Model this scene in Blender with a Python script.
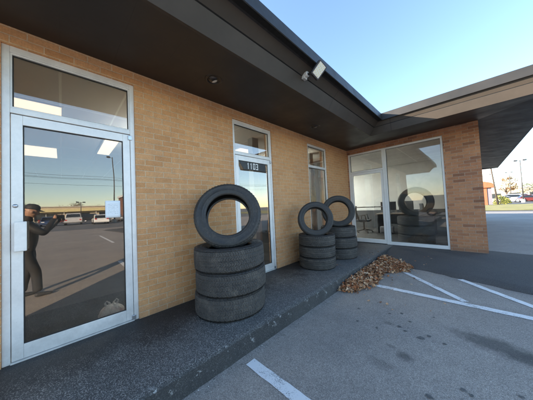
import bpy, bmesh, math, random
from mathutils import Vector, Matrix
R_ = math.radians
random.seed(7)
for o in list(bpy.data.objects): bpy.data.objects.remove(o)
S = bpy.context.scene
COL = S.collection

# ------------------------------------------------------------------ camera
CAM = Vector((2.742, 0.0, 1.2))
cr = Vector((0.70513857, 0.70754621, -0.04645393))
cu = Vector((0.05764178, 0.00809803, 0.99830449))
cf = Vector((-0.70672274, 0.70662068, 0.03507399))
cd = bpy.data.cameras.new('camera'); cam = bpy.data.objects.new('camera', cd); COL.objects.link(cam)
M = Matrix((cr, cu, -cf)).transposed().to_4x4(); M.translation = CAM
cam.matrix_world = M
cd.sensor_width = 36; cd.lens = 36 * 205.236 / 533
cd.clip_start = 0.01; cd.clip_end = 3000
S.camera = cam

# ------------------------------------------------------------------ light
SUN_EL, SUN_DIR = 18.0, Vector((0.743, 0.669, 0)).normalized()      # direction light travels
wd = bpy.data.worlds.new('World'); S.world = wd; wd.use_nodes = True
nt = wd.node_tree; bg = nt.nodes['Background']
sky = nt.nodes.new('ShaderNodeTexSky'); sky.sky_type = 'NISHITA'; sky.sun_disc = False
sky.sun_elevation = R_(SUN_EL)
toward = -SUN_DIR
sky.sun_rotation = math.atan2(toward.x, toward.y)
sky.air_density = 1.0; sky.dust_density = 0.25; sky.ozone_density = 2.0; sky.altitude = 150
nt.links.new(sky.outputs[0], bg.inputs[0]); bg.inputs[1].default_value = 0.135
sl = bpy.data.lights.new('sun', 'SUN'); sl.energy = 5.0; sl.angle = R_(0.5); sl.color = (1.0, 0.87, 0.70)
so = bpy.data.objects.new('sun', sl); COL.objects.link(so)
dv = Vector((SUN_DIR.x * math.cos(R_(SUN_EL)), SUN_DIR.y * math.cos(R_(SUN_EL)), -math.sin(R_(SUN_EL))))
so.rotation_euler = dv.to_track_quat('-Z', 'Y').to_euler()
S.view_settings.view_transform = 'Standard'; S.view_settings.look = 'None'
S.view_settings.exposure = 2.08; S.view_settings.gamma = 1
S.view_settings.use_curve_mapping = False
S.render.engine = 'CYCLES'
S.cycles.max_bounces = 14; S.cycles.diffuse_bounces = 5; S.cycles.glossy_bounces = 6
S.cycles.transparent_max_bounces = 24; S.cycles.transmission_bounces = 6

# ------------------------------------------------------------------ helpers
def tag(o, label=None, cat=None, group=None, kind=None):
    if label: o['label'] = label
    if cat: o['category'] = cat
    if group: o['group'] = group
    if kind: o['kind'] = kind
    return o
def empty(name, label, cat, loc=(0, 0, 0), rz=0, group=None):
    o = bpy.data.objects.new(name, None); COL.objects.link(o)
    o.location = loc; o.rotation_euler = (0, 0, rz); o.empty_display_size = .1
    return tag(o, label, cat, group)
class MB:
    def __init__(s): s.v = []; s.f = []; s.m = []
    def add(s, vs, fs, mi=0):
        n = len(s.v); s.v += [tuple(v) for v in vs]; s.f += [tuple(i + n for i in f) for f in fs]; s.m += [mi] * len(fs); return s
    def box(s, x0, x1, y0, y1, z0, z1, mi=0, mat=None):
        vs = [Vector((x, y, z)) for z in (z0, z1) for y in (y0, y1) for x in (x0, x1)]
        if mat: vs = [mat @ v for v in vs]
        return s.add(vs, [(0, 2, 3, 1), (4, 5, 7, 6), (0, 1, 5, 4), (2, 6, 7, 3), (0, 4, 6, 2), (1, 3, 7, 5)], mi)
    def tube(s, pts, r, n=10, caps=True, mi=0):
        pts = [Vector(p) for p in pts]; rs = r if isinstance(r, (list, tuple)) else [r] * len(pts)
        rings = []; up = None
        for i, p in enumerate(pts):
            d = (pts[min(i + 1, len(pts) - 1)] - pts[max(i - 1, 0)]).normalized()
            if up is None: up = d.orthogonal().normalized()
            up = (up - d * up.dot(d)).normalized(); w = d.cross(up)
            rings.append([p + (up * math.cos(a) + w * math.sin(a)) * rs[i] for a in [2 * math.pi * k / n for k in range(n)]])
        vs = [v for r_ in rings for v in r_]; fs = []
        for i in range(len(pts) - 1):
            for k in range(n):
                fs.append((i * n + k, i * n + (k + 1) % n, (i + 1) * n + (k + 1) % n, (i + 1) * n + k))
        if caps: fs += [tuple(range(n))[::-1], tuple(range((len(pts) - 1) * n, len(pts) * n))]
        return s.add(vs, fs, mi)
    def lathe(s, prof, n=32, mat=None, mi=0, closed=False):   # prof (r,z)
        vs = []; m = len(prof)
        for k in range(n):
            a = 2 * math.pi * k / n
            for r, z in prof:
                v = Vector((r * math.cos(a), r * math.sin(a), z)); vs.append(mat @ v if mat else v)
        fs = []
        for k in range(n):
            for i in range(m if closed else m - 1):
                j = (i + 1) % m; k2 = (k + 1) % n
                fs.append((k * m + i, k2 * m + i, k2 * m + j, k * m + j))
        return s.add(vs, fs, mi)
    def prism(s, poly, axis, a, b, mi=0, mat=None):   # poly in the other two axes
        def P(u, v, w):
            p = {'x': Vector((w, u, v)), 'y': Vector((u, w, v)), 'z': Vector((u, v, w))}[axis]
            return mat @ p if mat else p
        n = len(poly)
        vs = [P(u, v, a) for u, v in poly] + [P(u, v, b) for u, v in poly]
        return s.add(vs, [tuple(range(n)), tuple(range(n, 2 * n))[::-1]] + [(i, i + n, (i + 1) % n + n, (i + 1) % n) for i in range(n)], mi)
    def build(s, name, mats, parent=None, smooth=False, bevel=0, seg=2):
        me = bpy.data.meshes.new(name); me.from_pydata(s.v, [], s.f)
        if not isinstance(mats, (list, tuple)): mats = [mats]
        for m in mats: me.materials.append(m)
        me.polygons.foreach_set('material_index', s.m)
        bm = bmesh.new(); bm.from_mesh(me); bmesh.ops.recalc_face_normals(bm, faces=bm.faces); bm.to_mesh(me); bm.free()
        if smooth: me.polygons.foreach_set('use_smooth', [True] * len(me.polygons))
        me.update()
        o = bpy.data.objects.new(name, me); COL.objects.link(o)
        if parent: o.parent = parent
        if bevel:
            b = o.modifiers.new('bevel', 'BEVEL'); b.width = bevel; b.segments = seg; b.limit_method = 'ANGLE'; b.angle_limit = R_(35)
        return o
def copy_tree(o, parent=None):
    c = o.copy(); COL.objects.link(c); c.parent = parent
    for ch in list(o.children): copy_tree(ch, c)
    return c

class N:    # tiny node helper
    def __init__(s, name):
        s.m = bpy.data.materials.new(name); s.m.use_nodes = True; s.t = s.m.node_tree
        s.b = s.t.nodes['Principled BSDF']; s.out = s.t.nodes['Material Output']
    def n(s, typ, **kw):
        x = s.t.nodes.new('ShaderNode' + typ)
        for k, v in kw.items():
            if k.startswith('i_'):
                key = k[2:]; key = int(key) if key.isdigit() else key.replace('_', ' ')
                x.inputs[key].default_value = v
            else: setattr(x, k, v)
        return x
    def l(s, a, b): s.t.links.new(a, b)
    def co(s, kind='Object'): return s.n('TexCoord').outputs[kind]
    def noise(s, vec, scale, detail=4, rough=.6):
        x = s.n('TexNoise', i_Scale=scale, i_Detail=detail, i_Roughness=rough); s.l(vec, x.inputs['Vector']); return x.outputs[0]
    def ramp(s, fac, stops):
        x = s.n('ValToRGB'); e = x.color_ramp.elements
        while len(e) < len(stops): e.new(.5)
        for k, (p, c) in enumerate(stops):
            e[k].position = p; e[k].color = (*c, 1) if len(c) == 3 else c
        s.l(fac, x.inputs[0]); return x.outputs[0]
    def mix(s, fac, a, b, mode='MIX'):
        x = s.n('Mix', data_type='RGBA', blend_type=mode)
        for v, i in ((fac, 0), (a, 6), (b, 7)):
            if hasattr(v, 'links'): s.l(v, x.inputs[i])
            elif i == 0: x.inputs[0].default_value = v
            else: x.inputs[i].default_value = (*v, 1)
        return x.outputs[2]
    def math(s, op, a, b=0.0):
        x = s.n('Math', operation=op)
        for v, i in ((a, 0), (b, 1)):
            if hasattr(v, 'links'): s.l(v, x.inputs[i])
            else: x.inputs[i].default_value = v
        return x.outputs[0]
    def bump(s, h, strength=.3, dist=.01, prev=None):
        x = s.n('Bump', i_Strength=strength, i_Distance=dist); s.l(h, x.inputs['Height'])
        if prev: s.l(prev, x.inputs['Normal'])
        s.l(x.outputs[0], s.b.inputs['Normal']); return x.outputs[0]
    def base(s, c):
        if hasattr(c, 'links'): s.l(c, s.b.inputs['Base Color'])
        else: s.b.inputs['Base Color'].default_value = (*c, 1)
    def rough(s, r):
        if hasattr(r, 'links'): s.l(r, s.b.inputs['Roughness'])
        else: s.b.inputs['Roughness'].default_value = r
def simple(name, c, rough=.6, metal=0, var=.15, scale=6, bump=0, spec=None):
    m = N(name); co = m.co(); nz = m.noise(co, scale, 5)
    lo = tuple(x * (1 - var) for x in c); hi = tuple(min(1, x * (1 + var)) for x in c)
    m.base(m.ramp(nz, [(.3, lo), (.7, hi)])); m.b.inputs['Metallic'].default_value = metal
    m.rough(m.ramp(m.noise(co, scale * 3, 3), [(.3, (max(0, rough - .08),) * 3), (.7, (min(1, rough + .08),) * 3)]))
    if spec is not None: m.b.inputs['Specular IOR Level'].default_value = spec
    if bump: m.bump(m.noise(co, scale * 12, 4), bump, .004)
    return m.m

# ------------------------------------------------------------------ materials
def brick_mat(name, swap, c1, c2, c3, mortar, var=1.0):
    m = N(name); co = m.co(); sp = m.n('SeparateXYZ'); m.l(co, sp.inputs[0])
    cb = m.n('CombineXYZ'); m.l(sp.outputs[1 if swap else 0], cb.inputs[0]); m.l(sp.outputs[2], cb.inputs[1])
    # slight wander so that the courses are not ruler-straight
    wn = m.n('TexNoise', i_Scale=7.0, i_Detail=2.0); m.l(co, wn.inputs['Vector'])
    ms = m.n('VectorMath', operation='MULTIPLY_ADD'); m.l(wn.outputs[1], ms.inputs[0])
    ms.inputs[1].default_value = (.004, .004, 0); m.l(cb.outputs[0], ms.inputs[2])
    def bt(a, b, off=0.0, mort=mortar):
        t = m.n('TexBrick', offset=.5, i_Scale=1.0, i_Mortar_Size=.0048, i_Mortar_Smooth=.25, i_Bias=off,
                i_Brick_Width=.2045, i_Row_Height=.0681)
        t.inputs['Color1'].default_value = (*a, 1); t.inputs['Color2'].default_value = (*b, 1); t.inputs['Mortar'].default_value = (*mort, 1)
        m.l(ms.outputs[0], t.inputs['Vector']); return t
    t1 = bt(c1, c2); 
    # second random per brick value through a shifted brick lattice of the same size
    nz = m.noise(co, 1.3, 3); nf = m.noise(co, 60, 5, .75); nm = m.noise(co, 14, 4)
    s2 = m.n('SeparateXYZ'); m.l(ms.outputs[0], s2.inputs[0])
    row = m.math('FLOOR', m.math('DIVIDE', s2.outputs[1], .0681)); par = m.math('SUBTRACT', 1.0, m.math('PINGPONG', row, 1.0))
    colm = m.math('FLOOR', m.math('ADD', m.math('DIVIDE', s2.outputs[0], .2045), m.math('MULTIPLY', par, .5)))
    ci = m.n('CombineXYZ'); m.l(row, ci.inputs[0]); m.l(colm, ci.inputs[1]); wh = m.n('TexWhiteNoise', noise_dimensions='2D'); m.l(ci.outputs[0], wh.inputs['Vector'])
    br = m.ramp(wh.outputs[0], [(0, c2), (.25, c1), (.5, c3), (.75, tuple(.5 * (a + b) for a, b in zip(c1, c3))), (.93, tuple(x * (1 - .12 * var) for x in c2)), (1, tuple(x * (1 - .2 * var) for x in c2))])
    br = m.mix(t1.outputs[1], br, mortar)
    sh = m.ramp(nf, [(.25, (.72,) * 3), (.6, (1.04,) * 3), (.8, (1.18,) * 3)])
    br = m.mix(1.0, br, sh, 'MULTIPLY')
    br = m.mix(1.0, br, m.ramp(nz, [(.3, (.90, .90, .92)), (.7, (1.06, 1.05, 1.0))]), 'MULTIPLY')
    br = m.mix(1.0, br, m.ramp(nm, [(.3, (.88,) * 3), (.7, (1.08,) * 3)]), 'MULTIPLY')
    # splash dirt low down
    dz = m.math('ADD', sp.outputs[2], m.math('MULTIPLY', m.noise(co, 9, 3), .25))
    br = m.mix(m.ramp(dz, [(.1, (.4,) * 3), (.3, (0, 0, 0))]), br, (.16, .12, .09))
    m.base(br); m.rough(.85)
    h = m.math('ADD', m.math('MULTIPLY', t1.outputs[1], -1.0), m.math('MULTIPLY', nf, .45))
    m.bump(h, .8, .012)
    return m.m
M_brick = brick_mat('tan_brick', True, (.635, .322, .138), (.605, .30, .125), (.655, .348, .16), (.68, .49, .31), .25)
M_brick2 = brick_mat('red_brown_brick', False, (.47, .205, .098), (.34, .15, .08), (.52, .25, .125), (.50, .36, .26))

def asphalt(name, c, spk=.35, stains=False, grit=170):
    m = N(name); co = m.co()
    v = m.n('TexVoronoi', i_Scale=grit); m.l(co, v.inputs['Vector'])
    big = m.noise(co, .7, 5, .6); mid = m.noise(co, 5, 6, .7); fine = m.noise(co, 90, 5, .85)
    col = m.mix(m.ramp(v.outputs['Distance'], [(.15, (1, 1, 1)), (.5, (0, 0, 0))]), tuple(x * (1 - spk) for x in c), tuple(x * (1 + spk) for x in c))
    col = m.mix(1.0, col, m.ramp(fine, [(.34, (.62,) * 3), (.66, (1.45,) * 3)]), 'MULTIPLY')
    col = m.mix(1.0, col, m.ramp(big, [(.3, (.82, .83, .85)), (.7, (1.12, 1.1, 1.08))]), 'MULTIPLY')
    col = m.mix(1.0, col, m.ramp(mid, [(.3, (.88,) * 3), (.7, (1.1,) * 3)]), 'MULTIPLY')
    pale = m.n('TexVoronoi', i_Scale=33.0); m.l(co, pale.inputs['Vector'])
    col = m.mix(m.ramp(pale.outputs['Distance'], [(.06, (.7,) * 3), (.11, (0, 0, 0))]), col, tuple(min(.5, x * 2.6) for x in c))
    if stains:
        sp = m.n('SeparateXYZ'); m.l(co, sp.inputs[0])
        wob = m.noise(co, 6, 6, .75)
        def blob(x, y, rx, ry, ang, amt, edge=.45):
            ca, sa = math.cos(ang), math.sin(ang)
            dx = m.math('SUBTRACT', sp.outputs[0], x); dy = m.math('SUBTRACT', sp.outputs[1], y)
            u = m.math('ADD', m.math('MULTIPLY', dx, ca / rx), m.math('MULTIPLY', dy, sa / rx))
            w = m.math('ADD', m.math('MULTIPLY', dx, -sa / ry), m.math('MULTIPLY', dy, ca / ry))
            d = m.math('SQRT', m.math('ADD', m.math('MULTIPLY', u, u), m.math('MULTIPLY', w, w)))
            d = m.math('ADD', d, m.math('MULTIPLY', m.math('SUBTRACT', wob, .5), 1.5))
            return m.ramp(d, [(edge, (amt,) * 3), (1.0, (0, 0, 0))])
        for b in [(2.86, 2.80, .42, .17, -.12, .68), (3.05, 2.72, .25, .12, -.2, .5), (2.24, 2.13, .09, .07, 0, .6), (2.12, 2.2, .05, .03, 0, .4),
                  (2.0, 2.6, .06, .045, .4, .4), (3.4, 3.4, .3, .06, .3, .4), (2.6, 1.75, .14, .04, .5, .4), (2.1, 1.9, .12, .08, 0, .25)]:
            col = m.mix(blob(*b), col, (.055, .05, .045))
    m.base(col); m.rough(m.ramp(mid, [(.3, (.78,) * 3), (.7, (.92,) * 3)]))
    m.bump(m.math('ADD', v.outputs['Distance'], m.math('MULTIPLY', fine, .8)), .5, .004)
    return m.m
M_lot = asphalt('lot_asphalt', (.40, .35, .30), .3, True)
M_seal = asphalt('sealed_asphalt', (.112, .104, .098), .3)
M_drive = asphalt('old_driveway', (.34, .31, .28), .2)

def walk_mat():
    m = N('painted_walk'); co = m.co(); sp = m.n('SeparateXYZ'); m.l(co, sp.inputs[0])
    worn = m.noise(co, 105, 5, .9); big = m.noise(co, 2.2, 5, .65)
    # worn more towards the kerb edge, where people walk
    wx = m.ramp(m.math('ADD', sp.outputs[0], m.math('MULTIPLY', m.math('SUBTRACT', big, .5), .9)), [(.20, (0, 0, 0)), (.55, (.8,) * 3), (1.0, (1, 1, 1))])
    thr = m.math('SUBTRACT', worn, m.math('SUBTRACT', .66, m.math('MULTIPLY', wx, .185)))
    mask = m.ramp(m.math('MULTIPLY', thr, 7.0), [(.0, (0, 0, 0)), (.9, (.85,) * 3)])
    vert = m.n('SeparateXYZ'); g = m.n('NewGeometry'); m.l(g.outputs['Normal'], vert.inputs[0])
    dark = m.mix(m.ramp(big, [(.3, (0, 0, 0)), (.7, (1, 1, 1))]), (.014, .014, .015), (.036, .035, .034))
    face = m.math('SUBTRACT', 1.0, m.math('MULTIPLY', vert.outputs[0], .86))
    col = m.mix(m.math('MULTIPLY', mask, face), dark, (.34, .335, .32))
    vs_ = m.n('TexVoronoi', i_Scale=105.0); m.l(co, vs_.inputs['Vector'])
    speck = m.math('MULTIPLY', m.ramp(vs_.outputs['Distance'], [(.26, (1, 1, 1)), (.46, (0, 0, 0))]), m.ramp(m.noise(co, 16, 5, .8), [(.38, (.1,) * 3), (.56, (1,) * 3)]))
    col = m.mix(m.math('MULTIPLY', m.math('MULTIPLY', speck, m.math('ADD', m.math('MULTIPLY', wx, .8), .12)), face), col, (.42, .40, .37))
    chip = m.ramp(m.noise(co, 15, 5, .85), [(.605, (0, 0, 0)), (.64, (.75,) * 3)])
    near = m.ramp(m.math('SUBTRACT', sp.outputs[0], 1.0), [(.085, (0, 0, 0)), (.125, (1, 1, 1)), (.154, (1, 1, 1)), (.163, (.15, .15, .15))])
    col = m.mix(m.math('MULTIPLY', chip, near), col, (.46, .46, .44))
    m.base(col); m.rough(m.ramp(worn, [(.35, (.42,) * 3), (.6, (.8,) * 3)]))
    m.bump(m.math('ADD', worn, m.math('MULTIPLY', big, .8)), .7, .007)
    return m.m
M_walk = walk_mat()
def paint_line():
    m = N('line_paint'); co = m.co(); a = m.noise(co, 95, 5, .8); b = m.noise(co, 7, 5, .7)
    w = m.ramp(m.math('ADD', m.math('MULTIPLY', a, .6), m.math('MULTIPLY', b, .4)), [(.53, (0, 0, 0)), (.60, (1, 1, 1))])
    m.base(m.mix(w, (.82, .80, .77), (.24, .23, .22))); m.rough(.75); m.bump(a, .3, .002); return m.m
M_line = paint_line()
def alum_mat(name, c):
    m = N(name); co = m.co(); sm = m.noise(co, 5, 7, .75); fi = m.noise(co, 70, 4, .8); sp = m.n('SeparateXYZ'); m.l(co, sp.inputs[0])
    low = m.ramp(m.math('ADD', sp.outputs[2], m.math('MULTIPLY', sm, .35)), [(.12, (.45,) * 3), (.38, (0, 0, 0))])
    col = m.ramp(sm, [(.35, tuple(x * .84 for x in c)), (.62, c)])
    col = m.mix(m.ramp(fi, [(.66, (0, 0, 0)), (.72, (.35,) * 3)]), col, (.30, .28, .25))
    m.base(m.mix(low, col, (.36, .34, .31))); m.b.inputs['Metallic'].default_value = .2
    m.rough(m.ramp(sm, [(.3, (.34,) * 3), (.7, (.5,) * 3)])); return m.m
M_alum = alum_mat('brushed_aluminium', (.76, .74, .71))
M_alum_d = alum_mat('door_aluminium', (.80, .78, .75))
def fascia_mat():
    m = N('charcoal_metal'); co = m.co(); sp = m.n('SeparateXYZ'); m.l(co, sp.inputs[0])
    lines = None
    for ax, o_ in ((1, .35), (0, 2.0)):
        w = m.math('FRACT', m.math('DIVIDE', m.math('ADD', sp.outputs[ax], o_ + 30), 3.05)); ln = m.ramp(w, [(0, (1, 1, 1)), (.0012, (1, 1, 1)), (.0016, (0, 0, 0))])
        lines = ln if lines is None else m.math('MAXIMUM', lines, ln)
    st = m.noise(co, 1.7, 6, .7)
    c = m.ramp(st, [(.3, (.044, .036, .029)), (.7, (.060, .048, .039))])
    m.base(m.mix(lines, c, (.008, .008, .008))); m.rough(m.ramp(m.noise(co, 5, 5, .7), [(.3, (.40,) * 3), (.7, (.56,) * 3)]))
    m.b.inputs['Specular IOR Level'].default_value = .25; m.bump(m.noise(co, 1.1, 2), .12, .05); return m.m
M_fascia = fascia_mat()
M_flange = simple('roof_edge_metal', (.022, .021, .021), .5, 0, .2, 2, spec=.35)
M_groove = simple('seam_black', (.008, .008, .008), .8)
def soffit_mat():
    m = N('soffit_paint'); co = m.co(); sp = m.n('SeparateXYZ'); m.l(co, sp.inputs[0])
    w = m.math('FRACT', m.math('MULTIPLY', sp.outputs[1], 1 / .41))
    ln = m.ramp(w, [(.0, (1, 1, 1)), (.012, (0, 0, 0))])
    nz = m.noise(co, 2.5, 5)
    c = m.ramp(nz, [(.3, (.017, .014, .013)), (.7, (.025, .020, .018))])
    m.base(m.mix(m.math('MULTIPLY', ln, .7), c, (.008, .007, .006))); m.rough(m.ramp(nz, [(.3, (.42,) * 3), (.7, (.6,) * 3)]))
    m.bump(m.math('ADD', m.math('MULTIPLY', ln, -1.), m.math('MULTIPLY', m.noise(co, 40, 3), .15)), .3, .004); return m.m
M_soffit = soffit_mat()
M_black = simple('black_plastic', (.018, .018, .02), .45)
M_steel = simple('steel', (.5, .5, .52), .3, .9)
M_white = simple('white_paint', (.75, .74, .72), .5, 0, .04)
M_gasket = simple('black_gasket', (.012, .012, .012), .6)
def glass_mat(name, refl, tint, rcol=(.9, .9, .92)):
    m = N(name); t = m.t; t.nodes.remove(m.b)
    g = m.n('BsdfGlossy'); g.inputs['Color'].default_value = (*rcol, 1); g.inputs['Roughness'].default_value = 0.0
    wv = m.noise(m.co(), 1.6, 1); bp = m.n('Bump', i_Strength=.06, i_Distance=.02); m.l(wv, bp.inputs['Height']); m.l(bp.outputs[0], g.inputs['Normal'])
    tr = m.n('BsdfTransparent'); tr.inputs[0].default_value = (*tint, 1)
    lw = m.n('LayerWeight', i_Blend=.35)
    f = m.math('ADD', m.math('MULTIPLY', lw.outputs['Facing'], .35), refl)
    mx = m.n('MixShader'); m.l(f, mx.inputs[0]); m.l(tr.outputs[0], mx.inputs[1]); m.l(g.outputs[0], mx.inputs[2])
    df = m.n('BsdfDiffuse'); df.inputs[0].default_value = (.55, .52, .47, 1)
    du = m.math('MULTIPLY', m.ramp(m.noise(m.co(), 3.5, 7, .75), [(.4, (0, 0, 0)), (.75, (1, 1, 1))]), .05)
    m2 = m.n('MixShader'); m.l(m.math('ADD', du, .006), m2.inputs[0]); m.l(mx.outputs[0], m2.inputs[1]); m.l(df.outputs[0], m2.inputs[2])
    m.l(m2.outputs[0], m.out.inputs[0]); return m.m
M_glass = glass_mat('tinted_glass', .16, (.66, .64, .60), (.76, .71, .66))
M_glass2 = glass_mat('shop_glass', .05, (.86, .86, .84))
M_carglass = simple('car_glass', (.02, .025, .03), .08)
def tire_mat():
    m = N('tire_rubber'); co = m.co(); n1 = m.noise(co, 7, 6, .8); n2 = m.noise(co, 90, 4, .7)
    c = m.ramp(n1, [(.28, (.034, .031, .028)), (.5, (.052, .047, .042)), (.72, (.115, .10, .082))])
    c = m.mix(1.0, c, m.ramp(n2, [(.3, (.75,) * 3), (.7, (1.3,) * 3)]), 'MULTIPLY')
    m.base(c); m.rough(m.ramp(n1, [(.3, (.5,) * 3), (.7, (.75,) * 3)])); m.bump(n2, .25, .002); return m.m
M_tire = tire_mat()
def side_mat():
    m = N('tire_sidewall'); co = m.co(); a = m.noise(co, 5, 6, .8); b = m.noise(co, 45, 5, .8)
    c = m.ramp(m.math('ADD', m.math('MULTIPLY', a, .6), m.math('MULTIPLY', b, .4)), [(.40, (.024, .022, .021)), (.53, (.040, .037, .034)), (.66, (.085, .076, .064))])
    m.base(c); m.rough(m.ramp(a, [(.35, (.42,) * 3), (.6, (.72,) * 3)])); m.bump(b, .3, .002); return m.m
M_side = side_mat()

# ================================================================== SETTING
def sheet(name, pts, z, mat, kind='structure', sub=0):
    o = MB().add([(x, y, z) for x, y in pts], [tuple(range(len(pts)))]).build(name, mat); return tag(o, kind=kind)
M_earth = asphalt('far_asphalt', (.17, .165, .16), .15, False, 60)
sheet('ground', [(-900, -900), (1200, -900), (1200, 1200), (-900, 1200)], -.19, M_earth)
sheet('parking_lot', [(1.12, -14), (24, -14), (24, 27), (1.12, 27)], -.17, M_lot)

# raised walk along the wall, with a battered kerb face (grid so the edge can wander a little)
def build_walk():
    mb = MB(); ny = 170; ys = [-6 + (12.45) * i / ny for i in range(ny + 1)]
    rnd = random.Random(3); w = [rnd.uniform(-1, 1) for _ in range(ny + 1)]
    vs = []
    for i, y in enumerate(ys):
        e = .004 * w[i] + .004 * math.sin(y * 3.1)
        vs += [(-.02, y, 0), (.6, y, 0), (1.10 + e, y, .0), (1.135 + e, y, -.008 + .002 * w[i]), (1.147 + e, y, -.022), (1.172 + e * .5, y, -.20)]
    fs = [(i * 6 + k, i * 6 + k + 1, (i + 1) * 6 + k + 1, (i + 1) * 6 + k) for i in range(ny) for k in range(5)]
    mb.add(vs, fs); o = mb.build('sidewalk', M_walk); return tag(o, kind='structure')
build_walk()
# sealed asphalt apron that climbs from the lot to the back entrance
def build_apron():
    mb = MB(); xs = [1.10 + i * .12 for i in range(22)] + [3.9, 4.4, 5, 6, 8, 11, 15, 20]
    rnd = random.Random(5)
    rows = []
    for x in xs:
        yf = 5.02 - .30 * (x - 1.75) + rnd.uniform(-.03, .03) if x < 3.4 else 4.52 - .12 * (x - 3.4) + rnd.uniform(-.04, .04)
        rows.append([(x, yf - .005, -.172), (x, yf + .01, -.152), (x, yf + .25, -.120), (x, 5.8, -.055), (x, 6.3, -.012), (x, 6.75 + .05 * math.sin(x * 5), -.006), (x, 9, -.02), (x, 13, -.04), (x, 19, -.10), (x, 27, -.15)])
    m = len(rows[0]); vs = [p for r in rows for p in r]
    mb.add(vs, [(i * m + k, (i + 1) * m + k, (i + 1) * m + k + 1, i * m + k + 1) for i in range(len(xs) - 1) for k in range(5)])
    o = mb.build('driveway_apron', M_seal, smooth=True); tag(o, kind='structure')
    m2 = MB(); m2.add(vs, [(i * m + k, (i + 1) * m + k, (i + 1) * m + k + 1, i * m + k + 1) for i in range(len(xs) - 1) for k in range(5, m - 1)])
    o = m2.build('driveway', M_drive, smooth=True); tag(o, kind='structure')
build_apron()
# painted lines
def line(a, b, w, name='parking_line'):
    a = Vector(a); b = Vector(b); n = Vector((-(b - a).y, (b - a).x)).normalized() * w / 2
    k = max(2, int((b - a).length / .05)); rnd = random.Random(int(a.x * 100)); vs = []
    for i in range(k + 1):
        p = a.lerp(b, i / k); e1 = rnd.uniform(-.004, .004); e2 = rnd.uniform(-.004, .004); u = n.normalized()
        vs += [(p.x + n.x + u.x * e1, p.y + n.y + u.y * e1, -.166), (p.x - n.x + u.x * e2, p.y - n.y + u.y * e2, -.166)]
    o = MB().add(vs, [(2 * i, 2 * i + 1, 2 * i + 3, 2 * i + 2) for i in range(k)]).build(name, M_line); tag(o, kind='structure')
line((1.262, 1.18), (4.6, 1.20), .098)
line((1.46, 3.66), (4.9, 3.70), .105)
line((1.70, 4.70), (2.60, 3.76), .085)
line((2.52, 4.75), (3.55, 3.72), .095)
line((3.9, 4.4), (4.6, 3.74), .095)
line((1.3, -1.5), (4.9, -1.5), .10)
for k in range(7): line((9.5, -12 + k * 2.75), (14.5, -12 + k * 2.75), .10)

# lawn
def grass_mat(name, a, b, c):
    m = N(name); co = m.co(); m.base(m.mix(m.ramp(m.noise(co, .5, 6, .7), [(.35, (0, 0, 0)), (.65, (1, 1, 1))]), m.ramp(m.noise(co, 25, 4, .8), [(.3, a), (.7, b)]), c))
    m.rough(.9); m.bump(m.noise(co, 60, 4, .8), .7, .03); return m.m
M_grass = grass_mat('lawn_grass', (.16, .16, .04), (.26, .25, .07), (.30, .26, .11))
def lawn():
    mb = MB(); nx, ny = 60, 12; rnd = random.Random(9)
    vs = [(1.0 + i * .9 + 0, 29.5 + j * 1.6 + (.25 * math.sin(i * .9) if j == 0 else 0) + i * .10, -.15 + .10 * min(1, j / 2) + rnd.uniform(-.03, .03) * (j > 0)) for i in range(nx) for j in range(ny)]
    mb.add(vs, [(i * ny + j, (i + 1) * ny + j, (i + 1) * ny + j + 1, i * ny + j + 1) for i in range(nx - 1) for j in range(ny - 1)])
    tag(mb.build('lawn', M_grass, smooth=True), kind='structure')
lawn()

# ================================================================== BUILDING
Z_OPEN = 2.71
bld = empty('brick_building', 'single-storey tan and red-brown brick shop with a dark overhanging flat roof', 'building', (0, 0, 0))
def wall_left():
    mb = MB(); x0, x1 = -.20, 0
    solid = [(-1.9, -.355), (.616, 2.02), (2.958, 4.218), (5.13, 6.65)]
    for a, b in solid: mb.box(x0, x1, a, b, -.15, 2.90)
    for a, b in [(-.355, .616), (2.02, 2.958), (4.218, 5.13)]: mb.box(x0, x1 - .0, a, b, Z_OPEN, 2.90)
    mb.box(-9, -.2, -1.9, -1.7, -.15, 2.90)
    return mb.build('brick_wall', M_brick, bld)
wall_left()
def wall_back():
    mb = MB(); y0, y1 = 6.45, 6.65
    mb.box(2.32, 2.93, y0, y1, -.15, 2.89)
    mb.box(0.002, 2.32, y0, y1, 2.72, 2.89)
    mb.box(0.002, .03, y0, y1, -.15, 2.72)
    return mb.build('brick_wall', M_brick2, bld)
wall_back()
M_bside = brick_mat('red_brown_brick_side', True, (.36, .155, .075), (.17, .075, .045), (.40, .20, .10), (.36, .25, .17))
MB().box(2.73, 2.93, 6.65, 16.4, -.15, 2.89).build('brick_wall', M_bside, bld)

# roof: canted fascia boards + projecting metal edge, mitred round the courtyard corner
path = [(-9.0, -2.0), (1.116, -2.0), (1.116, 5.25), (3.85, 5.25), (3.85, 17.2), (-9, 17.2)]
EDGE = [1, 1, .4, .22, .22, .22]       # the boards lean out only round the courtyard
def off(e):
    out = []; n = len(path)
    for i in range(n):
        p = Vector(path[i]); d0 = (p - Vector(path[i - 1])).normalized(); d1 = (Vector(path[(i + 1) % n]) - p).normalized()
        n0 = Vector((d0.y, -d0.x)); n1 = Vector((d1.y, -d1.x)); e0 = e * EDGE[i - 1]; e1 = e * EDGE[i]
        out.append(p + n0 * e0 + n1 * e1)          # all corners are right angles
    return out
def strip(prof, name, mat, i0=0, i1=len(path), parent=bld):
    mb = MB(); rings = [[(q.x, q.y, z) for q in off(e)] for e, z in prof]; n = len(path)
    for a in range(len(prof) - 1):
        for i in range(n):
            j = (i + 1) % n
            mb.add([rings[a][i], rings[a][j], rings[a + 1][j], rings[a + 1][i]], [(0, 1, 2, 3)])
    bm_ = mb.build(name, mat, parent)
    return bm_
roof = strip([(-.004, 2.800), (-.03, 2.784), (0, 2.784), (.094, 2.945)], 'fascia', M_fascia)
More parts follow.
